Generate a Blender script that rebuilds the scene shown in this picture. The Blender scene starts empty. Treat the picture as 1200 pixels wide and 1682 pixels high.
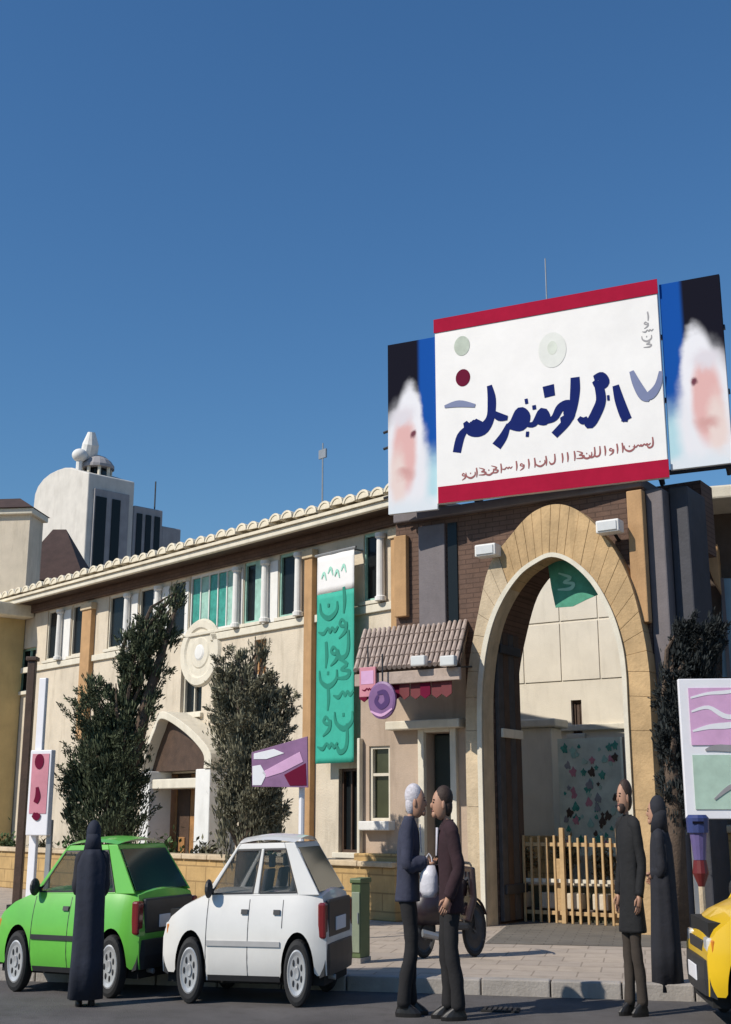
import bpy, bmesh, math, random
from mathutils import Vector, Matrix
random.seed(7)
S = bpy.context.scene
COL = S.collection
R = math.radians

# ---------------------------------------------------------------- camera, sky, sun, exposure
FPX, EYE = 2000.0, 1.5
PITCH = math.atan(500 / 2000.0)
cam = bpy.data.cameras.new('camera')
camo = bpy.data.objects.new('camera', cam)
COL.objects.link(camo)
camo.location = (0, 0, EYE)
camo.rotation_euler = (math.pi / 2 + PITCH, 0, 0)
cam.sensor_fit = 'HORIZONTAL'
cam.sensor_width = 36
cam.lens = 36 * FPX / 1200
cam.clip_end = 3000
S.camera = camo

SUN_AZ = Vector((-0.86, -0.52, 0)).normalized()      # towards the sun, over the viewer's left shoulder
SUN_EL = R(41)
world = bpy.data.worlds.new('World')
S.world = world
world.use_nodes = True
nt = world.node_tree
for n in list(nt.nodes):
    nt.nodes.remove(n)
sky = nt.nodes.new('ShaderNodeTexSky')
sky.sky_type = 'NISHITA'
sky.sun_disc = False
sky.sun_elevation = SUN_EL
sky.sun_rotation = math.atan2(SUN_AZ.x, SUN_AZ.y)
sky.altitude = 0
sky.air_density = 1.5
sky.dust_density = 0.0
sky.ozone_density = 10
bg = nt.nodes.new('ShaderNodeBackground')
bg.inputs['Strength'].default_value = 0.094
wo = nt.nodes.new('ShaderNodeOutputWorld')
hs = nt.nodes.new('ShaderNodeHueSaturation')
hs.inputs['Saturation'].default_value = 1.08
nt.links.new(sky.outputs[0], hs.inputs['Color'])
nt.links.new(hs.outputs[0], bg.inputs[0])
nt.links.new(bg.outputs[0], wo.inputs[0])
sl = bpy.data.lights.new('sun', 'SUN')
sl.energy = 4.2
sl.angle = R(0.5)
sl.color = (1.0, 0.93, 0.82)
so = bpy.data.objects.new('sun', sl)
COL.objects.link(so)
sd = SUN_AZ * math.cos(SUN_EL) + Vector((0, 0, math.sin(SUN_EL)))
so.rotation_euler = (-sd).to_track_quat('-Z', 'Y').to_euler()
so.location = (-10, -10, 20)
S.view_settings.view_transform = 'Standard'
S.view_settings.look = 'None'
S.view_settings.gamma = 1
S.view_settings.exposure = 0.1
S.view_settings.use_curve_mapping = False

# ---------------------------------------------------------------- survey helpers: photo measurements -> metres on real planes
def ray(px, py):
    X = (px - 600) / FPX
    Z = (841 - py) / FPX
    return Vector((X, math.cos(PITCH) - Z * math.sin(PITCH), math.sin(PITCH) + Z * math.cos(PITCH)))

def at(px, py, Y):
    r = ray(px, py)
    return Vector((0, 0, EYE)) + r * (Y / r.y)

def gnd(px, py, z=0.0):
    r = ray(px, py)
    k = (z - EYE) / r.z
    return Vector((r.x * k, r.y * k, z))

class Frame:
    """a facade: local x runs right along it, local y into the building, z up"""
    def __init__(s, ox, oy, ax, ay):
        n = math.hypot(ax, ay)
        s.o = Vector((ox, oy, 0))
        s.u = Vector((ax / n, ay / n, 0))
        s.v = Vector((-s.u.y, s.u.x, 0))
        s.rz = math.atan2(s.u.y, s.u.x)
    def p(s, px, py, d=0.0):
        r = ray(px, py)
        o = s.o + s.v * d
        det = -s.u.x * r.y + r.x * s.u.y
        t = (o.x * r.y - r.x * o.y) / det
        y = o.y + s.u.y * t
        return (t, EYE + r.z * y / r.y)
    def w(s, x, y, z):
        return s.o + s.u * x + s.v * y + Vector((0, 0, z))

WING = Frame(0.68, 20.49, 8.68, -9.35)
GATE = Frame(1.33, 17.0, 1.0, -0.65)
BK = 1.052
BILL = Frame(4.43 * BK, 14.4 * BK, 1.0, -0.476)

# ---------------------------------------------------------------- materials
MATS = {}
def mat(name, col, rough=0.8, var=0.12, scale=3.0, bump=0.0, bscale=None, metallic=0.0, spec=0.5, stain=0.0, brick=None, coat=0.0):
    if name in MATS:
        return MATS[name]
    m = bpy.data.materials.new(name)
    m.use_nodes = True
    t = m.node_tree
    b = t.nodes['Principled BSDF']
    b.inputs['Roughness'].default_value = rough
    b.inputs['Metallic'].default_value = metallic
    b.inputs['Specular IOR Level'].default_value = spec
    b.inputs['Coat Weight'].default_value = coat
    tc = t.nodes.new('ShaderNodeTexCoord')
    out = None
    def mixc(fac, a, c2, mode='MIX'):
        mx = t.nodes.new('ShaderNodeMix')
        mx.data_type = 'RGBA'
        mx.blend_type = mode
        for sock, v in ((mx.inputs[0], fac), (mx.inputs[6], a), (mx.inputs[7], c2)):
            if hasattr(v, 'is_linked'):
                t.links.new(v, sock)
            else:
                sock.default_value = v
        return mx.outputs[2]
    c = (*col, 1)
    if var > 0:
        n = t.nodes.new('ShaderNodeTexNoise')
        n.inputs['Scale'].default_value = scale
        n.inputs['Detail'].default_value = 8
        n.inputs['Roughness'].default_value = 0.65
        t.links.new(tc.outputs['Object'], n.inputs['Vector'])
        r = t.nodes.new('ShaderNodeMapRange')
        r.inputs[1].default_value = 0.3
        r.inputs[2].default_value = 0.7
        t.links.new(n.outputs['Fac'], r.inputs[0])
        out = mixc(r.outputs[0], tuple(v * (1 - var) for v in col) + (1,), tuple(min(1, v * (1 + var)) for v in col) + (1,))
    if stain > 0:
        mp = t.nodes.new('ShaderNodeMapping')
        mp.inputs['Scale'].default_value = (2.2, 2.2, 0.35)
        t.links.new(tc.outputs['Object'], mp.inputs[0])
        n2 = t.nodes.new('ShaderNodeTexNoise')
        n2.inputs['Scale'].default_value = 2.0
        n2.inputs['Detail'].default_value = 10
        n2.inputs['Roughness'].default_value = 0.7
        t.links.new(mp.outputs[0], n2.inputs['Vector'])
        r2 = t.nodes.new('ShaderNodeMapRange')
        r2.inputs[1].default_value = 0.5
        r2.inputs[2].default_value = 0.75
        r2.inputs[4].default_value = stain
        t.links.new(n2.outputs['Fac'], r2.inputs[0])
        out = mixc(r2.outputs[0], out if out else c, tuple(v * 0.45 for v in (col[0], col[1] * .95, col[2] * .85)) + (1,))
    if brick:
        br = t.nodes.new('ShaderNodeTexBrick')
        mp = t.nodes.new('ShaderNodeMapping')
        mp.inputs['Rotation'].default_value = (R(90), 0, 0) if brick[2] else (0, 0, 0)
        t.links.new(tc.outputs['Object'], mp.inputs[0])
        t.links.new(mp.outputs[0], br.inputs['Vector'])
        br.inputs['Scale'].default_value = 1
        br.inputs['Brick Width'].default_value = brick[0]
        br.inputs['Row Height'].default_value = brick[1]
        br.inputs['Mortar Size'].default_value = brick[3]
        br.inputs['Color1'].default_value = (0.92, 0.92, 0.92, 1)
        br.inputs['Color2'].default_value = (1.06, 1.04, 1.0, 1)
        br.inputs['Mortar'].default_value = (0.62, 0.6, 0.58, 1)
        out = mixc(1.0, out if out else c, br.outputs[0], 'MULTIPLY')
    if out:
        t.links.new(out, b.inputs['Base Color'])
    else:
        b.inputs['Base Color'].default_value = c
    if bump > 0:
        nb = t.nodes.new('ShaderNodeTexNoise')
        nb.inputs['Scale'].default_value = bscale or scale * 12
        nb.inputs['Detail'].default_value = 6
        t.links.new(tc.outputs['Object'], nb.inputs['Vector'])
        bp = t.nodes.new('ShaderNodeBump')
        bp.inputs['Strength'].default_value = bump
        bp.inputs['Distance'].default_value = 0.02
        t.links.new(nb.outputs['Fac'], bp.inputs['Height'])
        t.links.new(bp.outputs[0], b.inputs['Normal'])
    MATS[name] = m
    return m

def glassmat(name, col, opaque):
    """thin window glass: glossy over a tinted see-through film"""
    m = bpy.data.materials.new(name)
    m.use_nodes = True
    t = m.node_tree
    b = t.nodes['Principled BSDF']
    b.inputs['Base Color'].default_value = (*col, 1)
    b.inputs['Roughness'].default_value = 0.06
    b.inputs['Alpha'].default_value = opaque
    return m

CREAM = mat('cream_plaster', (0.61, 0.53, 0.415), 0.9, 0.14, 1.2, 0.35, 30, stain=0.6)
PALE = mat('pale_stone', (0.66, 0.61, 0.50), 0.85, 0.10, 4, 0.2, 50, stain=0.3)
WHITE = mat('white_plaster', (0.72, 0.71, 0.68), 0.8, 0.06, 5, 0.1, 60, stain=0.25)
TAN = mat('tan_stone', (0.48, 0.325, 0.165), 0.85, 0.25, 2.5, 0.4, 30, stain=0.5)
TANP = mat('pale_tan_stone', (0.54, 0.43, 0.29), 0.85, 0.22, 2.5, 0.4, 30, stain=0.5)
TERRA = mat('terracotta_render', (0.45, 0.27, 0.13), 0.9, 0.15, 3, 0.2, 40, stain=0.35)
OCHRE = mat('ochre_stone', (0.45, 0.30, 0.13), 0.9, 0.22, 2.5, 0.3, 30, stain=0.4, brick=(0.55, 0.24, True, 0.012))
BROWN = mat('brown_brick', (0.125, 0.075, 0.055), 0.9, 0.2, 4, 0.3, 40, brick=(0.22, 0.07, True, 0.008))
GREYST = mat('grey_stone', (0.15, 0.13, 0.135), 0.7, 0.15, 3, 0.15, 40, stain=0.3)
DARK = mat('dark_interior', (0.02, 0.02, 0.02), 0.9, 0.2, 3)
DWOOD = mat('dark_wood', (0.07, 0.04, 0.025), 0.6, 0.3, 6, 0.2, 40)
WOOD = mat('brown_wood', (0.34, 0.17, 0.06), 0.55, 0.3, 5, 0.2, 40)
IRON = mat('dark_iron', (0.05, 0.05, 0.055), 0.5, 0.2, 8, metallic=0.4)
STEEL = mat('grey_steel', (0.32, 0.33, 0.34), 0.45, 0.12, 8, metallic=0.5)
TILE = mat('grey_brown_tile', (0.41, 0.325, 0.275), 0.9, 0.22, 5, 0.3, 30, stain=0.4)
CTILE = mat('cream_cornice_tile', (0.68, 0.61, 0.47), 0.85, 0.15, 4, 0.2, 30, stain=0.4)
DGLASS = mat('dark_glass', (0.010, 0.013, 0.015), 0.25, 0.0, spec=0.25)
TEAL = mat('teal_glass', (0.05, 0.28, 0.22), 0.25, 0.35, 9)
TEALP = mat('pale_teal', (0.30, 0.50, 0.42), 0.5, 0.25, 8)
BANNER = mat('teal_cloth', (0.03, 0.37, 0.27), 0.7, 0.10, 5, 0.15, 8)
BANDARK = mat('dark_teal_print', (0.008, 0.20, 0.14), 0.7, 0.1, 6)
BANPALE = mat('pale_mint_print', (0.32, 0.62, 0.50), 0.7, 0.1, 6)
CLOTHW = mat('cream_cloth', (0.72, 0.63, 0.50), 0.9, 0.08, 3, 0.2, 20, stain=0.2)
RED = mat('crimson_print', (0.36, 0.010, 0.040), 0.9, 0.10, 3, spec=0.1)
REDD = mat('dark_red_cloth', (0.15, 0.03, 0.035), 0.8, 0.2, 4)
SIGNW = mat('billboard_vinyl', (0.78, 0.76, 0.74), 0.5, 0.05, 2, 0.1, 3)
NAVY = mat('navy_ink', (0.010, 0.020, 0.125), 0.9, 0.05, 3, spec=0.1)
NAVYP = mat('faded_navy_ink', (0.13, 0.16, 0.30), 0.5, 0.1, 3)
BLUE = mat('blue_print', (0.006, 0.07, 0.32), 0.9, 0.1, 2, spec=0.1)
CYAN = mat('pale_cyan_print', (0.40, 0.66, 0.70), 0.5, 0.15, 2)
BLACKP = mat('black_print', (0.006, 0.006, 0.012), 0.9, 0.1, 2, spec=0.08)
PINKP = mat('pink_print', (0.72, 0.42, 0.40), 0.5, 0.12, 3)
WHITEP = mat('white_print', (0.78, 0.77, 0.80), 0.5, 0.04, 3)
LILAC = mat('lilac_print', (0.62, 0.36, 0.56), 0.5, 0.12, 4)
MINT = mat('mint_print', (0.42, 0.56, 0.46), 0.5, 0.15, 4)
GREYP = mat('grey_print', (0.28, 0.27, 0.28), 0.5, 0.15, 4)
MAUVE = mat('mauve_print', (0.24, 0.12, 0.24), 0.55, 0.2, 4)
ROSE = mat('rose_print', (0.55, 0.22, 0.27), 0.55, 0.15, 4)
PLUM = mat('plum_print', (0.14, 0.010, 0.035), 0.9, 0.1, 4, spec=0.1)
GOLDB = mat('red_brown_ink', (0.26, 0.06, 0.06), 0.55, 0.1, 4)
BOXGREEN = mat('green_cabinet_paint', (0.10, 0.14, 0.06), 0.5, 0.15, 5)
RUBBER = mat('black_rubber', (0.018, 0.018, 0.019), 0.75, 0.2, 12)
UNDER = mat('underbody_black', (0.012, 0.012, 0.012), 0.85, 0.2, 6)
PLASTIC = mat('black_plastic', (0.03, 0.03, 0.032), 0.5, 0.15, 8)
HUB = mat('hubcap_silver', (0.50, 0.50, 0.50), 0.35, 0.1, 8, metallic=0.35)
CHROME = mat('chrome', (0.6, 0.6, 0.6), 0.15, 0.05, 8, metallic=0.9)
LAMPRED = mat('red_lamp_lens', (0.16, 0.012, 0.015), 0.2, 0.1, 10, coat=0.4)
LAMPW = mat('clear_lamp_lens', (0.62, 0.62, 0.60), 0.15, 0.05, 10, coat=0.5)
AMBER = mat('amber_lens', (0.6, 0.2, 0.02), 0.2, 0.05, 10)
CARW = mat('white_car_paint', (0.74, 0.72, 0.68), 0.35, 0.05, 3, coat=0.5, stain=.12)
CARG = mat('green_car_paint', (0.135, 0.48, 0.06), 0.35, 0.08, 3, coat=0.5, stain=.15)
CARY = mat('yellow_car_paint', (0.80, 0.50, 0.012), 0.3, 0.05, 3, coat=0.5)
SEATM = mat('grey_seat_fabric', (0.16, 0.16, 0.17), 0.9, 0.15, 10)
CARGLASS = glassmat('car_glass', (0.03, 0.045, 0.045), 0.28)
SKIN = mat('skin', (0.42, 0.23, 0.15), 0.6, 0.08, 12)
HAIRD = mat('dark_hair', (0.035, 0.018, 0.012), 0.7, 0.3, 40, 0.3, 90)
HAIRG = mat('grey_hair', (0.55, 0.52, 0.55), 0.7, 0.25, 40, 0.3, 90)
SLATE = mat('slate_jacket', (0.035, 0.038, 0.065), 0.9, 0.2, 8, 0.3, 25)
MAROON = mat('maroon_jacket', (0.026, 0.009, 0.013), 0.9, 0.2, 8, 0.3, 25)
SHIRT = mat('pale_shirt', (0.60, 0.58, 0.64), 0.9, 0.1, 8)
TROUS = mat('dark_trousers', (0.012, 0.011, 0.012), 0.9, 0.2, 8, 0.2, 30)
TROUB = mat('brown_trousers', (0.045, 0.034, 0.026), 0.9, 0.2, 8, 0.2, 30)
COATB = mat('black_coat', (0.009, 0.009, 0.010), 0.85, 0.25, 8, 0.3, 25)
CHAD = mat('black_cloth', (0.014, 0.015, 0.022), 0.85, 0.25, 6, 0.3, 14)
SHOE = mat('black_leather', (0.015, 0.013, 0.012), 0.4, 0.2, 10)
BAGW = mat('pale_plastic_bag', (0.62, 0.60, 0.64), 0.4, 0.1, 10, 0.3, 20)
def leafmat(name, col):
    m = mat(name, col, 0.8, 0.35, 2.0, spec=0.25)
    t = m.node_tree; b = t.nodes['Principled BSDF']
    src = b.inputs['Base Color'].links[0].from_socket
    gi = t.nodes.new('ShaderNodeNewGeometry')
    mr = t.nodes.new('ShaderNodeMapRange'); mr.inputs[3].default_value = .45; mr.inputs[4].default_value = 1.8
    t.links.new(gi.outputs['Random Per Island'], mr.inputs[0])
    mx = t.nodes.new('ShaderNodeMix'); mx.data_type = 'RGBA'; mx.blend_type = 'MULTIPLY'; mx.inputs[0].default_value = 1
    t.links.new(src, mx.inputs[6]); t.links.new(mr.outputs[0], mx.inputs[7]); t.links.new(mx.outputs[2], b.inputs['Base Color'])
    return m
LEAFD = leafmat('dark_conifer_foliage', (0.066, 0.080, 0.044))
LEAFO = leafmat('olive_conifer_foliage', (0.150, 0.142, 0.095))
LEAFS = leafmat('slate_foliage', (0.022, 0.026, 0.026))
LEAFG = leafmat('garden_foliage', (0.07, 0.11, 0.045))
BARK = mat('bark', (0.10, 0.07, 0.05), 0.95, 0.3, 8, 0.5, 40)
ASPH = mat('asphalt', (0.098, 0.090, 0.088), 0.92, 0.32, 0.9, 0.6, 120, stain=0.55)
PAVE = mat('paving', (0.41, 0.345, 0.285), 0.9, 0.12, 1.5, 0.25, 60, stain=0.5, brick=(0.4, 0.4, False, 0.008))
APRON = mat('dark_paving', (0.15, 0.135, 0.115), 0.92, 0.2, 1.5, 0.4, 60, stain=0.3, brick=(0.3, 0.15, False, 0.008))
KERB = mat('kerb_stone', (0.33, 0.30, 0.27), 0.9, 0.18, 3, 0.3, 40, stain=0.3)
EARTH = mat('earth', (0.20, 0.16, 0.12), 0.95, 0.25, 0.5, 0.4, 20)

# ---------------------------------------------------------------- mesh builder
class MB:
    def __init__(s):
        s.v, s.f = [], []
    def box(s, x0, x1, y0, y1, z0, z1):
        n = len(s.v)
        s.v += [(x0, y0, z0), (x1, y0, z0), (x1, y1, z0), (x0, y1, z0), (x0, y0, z1), (x1, y0, z1), (x1, y1, z1), (x0, y1, z1)]
        s.f += [tuple(n + i for i in q) for q in ((0, 3, 2, 1), (4, 5, 6, 7), (0, 1, 5, 4), (1, 2, 6, 5), (2, 3, 7, 6), (3, 0, 4, 7))]
        return s
    def prism(s, poly, y0, y1):
        n = len(s.v); k = len(poly)
        s.v += [(x, y0, z) for x, z in poly] + [(x, y1, z) for x, z in poly]
        s.f.append(tuple(range(n, n + k)))
        s.f.append(tuple(range(n + 2 * k - 1, n + k - 1, -1)))
        for i in range(k):
            j = (i + 1) % k
            s.f.append((n + j, n + i, n + k + i, n + k + j))
        return s
    def band(s, A, B, y0, y1):
        """strip between two open outlines A and B (same count), y0..y1 thick"""
        n = len(s.v); k = len(A)
        for L, y in ((A, y0), (B, y0), (B, y1), (A, y1)):
            s.v += [(x, y, z) for x, z in L]
        for i in range(k - 1):
            for a, b in ((0, 1), (1, 2), (2, 3), (3, 0)):
                s.f.append((n + a * k + i, n + a * k + i + 1, n + b * k + i + 1, n + b * k + i))
        s.f.append((n, n + k, n + 2 * k, n + 3 * k))
        s.f.append((n + 4 * k - 1, n + 3 * k - 1, n + 2 * k - 1, n + k - 1))
        return s
    def tube(s, pts, r, n=8, caps=True):
        pts = [Vector(p) for p in pts]
        rr = r if isinstance(r, (list, tuple)) else [r] * len(pts)
        base = len(s.v)
        tot = pts[-1] - pts[0]
        vert = tot.length > 1e-6 and abs(tot.normalized().z) > .6
        for i, p in enumerate(pts):
            d = (pts[min(i + 1, len(pts) - 1)] - pts[max(i - 1, 0)]).normalized()
            up = Vector((1, .15, 0)) if vert else Vector((.05, .1, 1))
            if abs(d.dot(up.normalized())) > .985: up = Vector((.2, 1, .1))
            a = d.cross(up).normalized(); b = d.cross(a)
            for k in range(n):
                t = 2 * math.pi * k / n
                s.v.append(tuple(p + a * (math.cos(t) * rr[i]) + b * (math.sin(t) * rr[i])))
        for i in range(len(pts) - 1):
            for k in range(n):
                j = (k + 1) % n
                s.f.append((base + i * n + k, base + i * n + j, base + (i + 1) * n + j, base + (i + 1) * n + k))
        if caps:
            s.f.append(tuple(base + k for k in reversed(range(n))))
            s.f.append(tuple(base + (len(pts) - 1) * n + k for k in range(n)))
        return s
    def rings(s, rings, n=20, caps=True, fold=0.0, nf=7):
        """stack of ellipses (cx, cy, z, rx, ry)"""
        base = len(s.v)
        for (cx, cy, z, rx, ry) in rings:
            for k in range(n):
                t = 2 * math.pi * k / n
                q = 1 + fold * math.sin(nf * t + z * 1.3)
                s.v.append((cx + rx * q * math.cos(t), cy + ry * q * math.sin(t), z))
        for i in range(len(rings) - 1):
            for k in range(n):
                j = (k + 1) % n
                s.f.append((base + i * n + k, base + i * n + j, base + (i + 1) * n + j, base + (i + 1) * n + k))
        if caps:
            s.f.append(tuple(base + k for k in reversed(range(n))))
            s.f.append(tuple(base + (len(rings) - 1) * n + k for k in range(n)))
        return s
    def ell(s, c, r, n=14, m=8):
        R_ = []
        for i in range(m + 1):
            a = -math.pi / 2 + math.pi * i / m
            q = max(math.cos(a), 0.02)
            R_.append((c[0], c[1], c[2] + r[2] * math.sin(a), r[0] * q, r[1] * q))
        return s.rings(R_, n)
    def lathe_y(s, prof, c, n=28, sx=1.0):
        """profile (radius, y) turned about the y axis through c"""
        base = len(s.v)
        for r, y in prof:
            for k in range(n):
                t = 2 * math.pi * k / n
                s.v.append((c[0] + sx * r * math.cos(t), c[1] + y, c[2] + r * math.sin(t)))
        for i in range(len(prof) - 1):
            for k in range(n):
                j = (k + 1) % n
                s.f.append((base + i * n + j, base + i * n + k, base + (i + 1) * n + k, base + (i + 1) * n + j))
        return s
    def poly3(s, pts):
        n = len(s.v)
        s.v += [tuple(p) for p in pts]
        s.f.append(tuple(range(n, n + len(pts))))
        return s
    def slab(s, quad, off):
        """quad of 3D points thickened by the vector off"""
        n = len(s.v); k = len(quad); off = Vector(off)
        s.v += [tuple(Vector(p)) for p in quad] + [tuple(Vector(p) + off) for p in quad]
        s.f.append(tuple(range(n, n + k)))
        s.f.append(tuple(range(n + 2 * k - 1, n + k - 1, -1)))
        for i in range(k):
            j = (i + 1) % k
            s.f.append((n + j, n + i, n + k + i, n + k + j))
        return s
    def wall(s, x0, x1, z0, z1, holes, y0, y1):
        """a wall with rectangular holes: front, back and reveals only"""
        xs = sorted({x0, x1, *[h[0] for h in holes], *[h[1] for h in holes]})
        zs = sorted({z0, z1, *[h[2] for h in holes], *[h[3] for h in holes]})
        xs = [x for x in xs if x0 <= x <= x1]; zs = [z for z in zs if z0 <= z <= z1]
        def solid(i, j):
            if i < 0 or j < 0 or i >= len(xs) - 1 or j >= len(zs) - 1:
                return False
            cx, cz = (xs[i] + xs[i + 1]) / 2, (zs[j] + zs[j + 1]) / 2
            return not any(h[0] < cx < h[1] and h[2] < cz < h[3] for h in holes)
        for i in range(len(xs) - 1):
            for j in range(len(zs) - 1):
                if not solid(i, j):
                    continue
                a, b, c, d = xs[i], xs[i + 1], zs[j], zs[j + 1]
                s.poly3([(a, y0, c), (b, y0, c), (b, y0, d), (a, y0, d)])
                s.poly3([(b, y1, c), (a, y1, c), (a, y1, d), (b, y1, d)])
                if not solid(i - 1, j): s.poly3([(a, y1, c), (a, y0, c), (a, y0, d), (a, y1, d)])
                if not solid(i + 1, j): s.poly3([(b, y0, c), (b, y1, c), (b, y1, d), (b, y0, d)])
                if not solid(i, j - 1): s.poly3([(a, y1, c), (b, y1, c), (b, y0, c), (a, y0, c)])
                if not solid(i, j + 1): s.poly3([(a, y0, d), (b, y0, d), (b, y1, d), (a, y1, d)])
        return s
    def build(s, name, m, parent=None, bevel=0.0, smooth=False, scale=None, fix=True, weld=False):
        me = bpy.data.meshes.new(name)
        vs = s.v if scale is None else [(x * scale[0], y * scale[1], z * scale[2]) for x, y, z in s.v]
        me.from_pydata(vs, [], s.f)
        if fix:
            bm = bmesh.new(); bm.from_mesh(me)
            if weld:
                bmesh.ops.remove_doubles(bm, verts=bm.verts, dist=1e-4)
            bmesh.ops.recalc_face_normals(bm, faces=bm.faces)
            bm.to_mesh(me); bm.free()
        me.materials.append(m)
        if smooth:
            me.polygons.foreach_set('use_smooth', [True] * len(me.polygons))
        o = bpy.data.objects.new(name, me)
        COL.objects.link(o)
        if parent:
            o.parent = parent
        if bevel:
            b = o.modifiers.new('bevel', 'BEVEL'); b.width = bevel; b.segments = 2; b.limit_method = 'ANGLE'; b.angle_limit = R(40)
        return o

def tag(o, label, cat, group=None):
    o['label'] = label; o['category'] = cat
    if group: o['group'] = group
    return o
def thing(name, label, cat, loc=(0, 0, 0), rz=0.0, group=None):
    o = bpy.data.objects.new(name, None)
    COL.objects.link(o); o.location = loc; o.rotation_euler = (0, 0, rz)
    o.empty_display_size = 0.2
    return tag(o, label, cat, group)
def onf(F, name, label, cat, group=None):
    return thing(name, label, cat, F.o, F.rz, group)
def struct(name, mb, m, **k):
    o = mb.build(name, m, **k); o['kind'] = 'structure'
    return o
def catmull(P, k=6):
    P = [Vector(p) for p in P]; out = []
    for i in range(len(P) - 1):
        a, b, c, d = P[max(i - 1, 0)], P[i], P[i + 1], P[min(i + 2, len(P) - 1)]
        for j in range(k):
            t = j / k
            out.append(0.5 * ((2 * b) + (c - a) * t + (2 * a - 5 * b + 4 * c - d) * t * t + (3 * b - a - 3 * c + d) * t ** 3))
    out.append(P[-1])
    return out
def stroke(mb, P, w, y0, y1, k=5):
    """calligraphic pen stroke in the x-z plane: points with widths"""
    Q = catmull([(p[0], p[1], 0) for p in P], k)
    ws = w if isinstance(w, (list, tuple)) else [w] * len(P)
    W_ = catmull([(x, 0, 0) for x in ws], k)
    A, B = [], []
    for i, q in enumerate(Q):
        d = (Q[min(i + 1, len(Q) - 1)] - Q[max(i - 1, 0)])
        d = d.normalized() if d.length > 1e-9 else Vector((1, 0, 0))
        n = Vector((-d.y, d.x, 0)) * (W_[i].x / 2)
        A.append((q.x + n.x, q.y + n.y)); B.append((q.x - n.x, q.y - n.y))
    n0 = len(mb.v)
    mb.band(A, B, y0, y1)
    k_ = len(A)
    for i in range(4 * k_):          # the pen line climbs a hair so that crossings never share a plane
        x, y, z = mb.v[n0 + i]
        mb.v[n0 + i] = (x, y - 2.5e-5 * (i % k_), z)

GL = {
 'bowl': [([(.30, .12), (.28, -.10), (.02, -.24), (-.24, -.10), (-.29, .14)], [.05, .09, .12, .09, .04]), ([(-.03, .06), (.04, .06)], [.08, .08])],
 'tall': [([(0, .34), (.03, .02), (0, -.26)], [.08, .10, .05])],
 'hook': [([(.06, .03), (-.06, .12), (-.13, .02), (.0, -.04), (.09, .03), (.05, -.16), (-.16, -.30)], [.05, .07, .08, .07, .08, .10, .03])],
 'bent': [([(-.22, .30), (.12, .14), (-.08, .03), (.20, -.03), (.10, -.16), (-.26, -.15)], [.04, .09, .06, .09, .10, .04])],
 'lam': [([(.12, .38), (.13, .02), (.06, -.18), (-.13, -.22), (-.23, -.04)], [.07, .10, .10, .11, .04])],
 'wave': [([(.34, .06), (.22, -.04), (.14, .05), (.06, -.04), (-.02, .05), (-.16, -.06), (-.34, -.01)], [.05, .08, .06, .08, .06, .09, .03])]}
def glyph(mb, name, x, z, sc, y0_, y1_):
    for P, w in GL[name]:
        stroke(mb, [(x + a_ * sc, z + b_ * sc) for a_, b_ in P], [v * sc for v in w], y0_, y1_)

# ================================================================ GROUND
g = MB(); g.poly3([(-900, -300, -0.02), (900, -300, -0.02), (900, 1500, -0.02), (-900, 1500, -0.02)])
struct('ground', g, EARTH, fix=False)
g = MB(); g.poly3([(-60, -20, 0), (60, -20, 0), (60, 30, 0), (-60, 30, 0)])
struct('road', g, ASPH, fix=False)
KF = Frame(1.0, 11.25, 1.0, -0.22)           # kerb line
def kf_obj(name, mb, m):
    o = struct(name, mb, m); o.location = KF.o; o.rotation_euler = (0, 0, KF.rz); return o
g = MB(); g.box(-40, 40, 0.153, 60, -0.01, 0.12)
kf_obj('pavement', g, PAVE)
g = MB(); g.poly3([(-0.35, 3.15, 0.124), (14, 3.15, 0.124), (14, 14, 0.124), (-0.35, 14, 0.124)])
kf_obj('gate_apron', g, APRON)
krb = bpy.data.objects.new('kerb', None); COL.objects.link(krb); krb.location = KF.o; krb.rotation_euler = (0, 0, KF.rz); krb['kind'] = 'structure'
kst = None
for i in range(-26, 18):
    if kst is None:
        kst = MB().box(0.006, 0.594, 0, 0.15, -0.05, 0.132).build('kerb_stone', KERB, krb, bevel=0.012)
        o = kst
    else:
        o = kst.copy(); COL.objects.link(o)
    o.location = (i * 0.6, random.uniform(-.006, .006), random.uniform(-.006, .004))

# ================================================================ LONG WING
W = WING
wing = onf(W, 'long_wing_building', 'long cream two storey wing with pale cornice and dark upper gallery windows', 'building')
up = [(600, 622, 890, 990), (460, 485, 922, 1012), (402, 425, 932, 1020), (312, 382, 945, 1028), (280, 300, 962, 1036), (228, 248, 970, 1038), (178, 200, 980, 1046), (117, 138, 992, 1060), (77, 95, 1005, 1066)]
holes = []
for a, b, c, d in up:
    u0 = W.p(a, d)[0]; u1 = W.p(b, d)[0]
    holes.append((u0 - .05, u1 + .05, 5.17, 6.40))
low = [(298, 330, 1090, 1172), (418, 436, 1050, 1108), (430, 462, 1300, 1400), (556, 586, 1262, 1400), (612, 640, 1228, 1345), (32, 55, 1065, 1135)]
lh = []
for a, b, c, d in low:
    u0, z1 = W.p(a, c); u1, z0 = W.p(b, d)
    z1 = (W.p(a, c)[1] + W.p(b, c)[1]) / 2; z0 = (W.p(a, d)[1] + W.p(b, d)[1]) / 2
    lh.append((u0, u1, z0, z1))
dl, dr = W.p(243, 1300)[0], W.p(326, 1300)[0]
dh = (dl, dr, 0.12, 2.35)
m = MB(); m.wall(-18, 0.55, 0.1, 6.72, holes + lh + [dh], 0, 0.28)
m.build('wall', CREAM, wing)
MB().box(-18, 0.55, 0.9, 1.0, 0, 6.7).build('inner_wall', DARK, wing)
MB().box(-18, 0.55, 0.29, 1.5, 6.72, 6.80).build('roof', TILE, wing)
MB().box(-18, 0.55, 1.3, 1.5, 0.0, 6.718).build('rear_wall', CREAM, wing)
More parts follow.
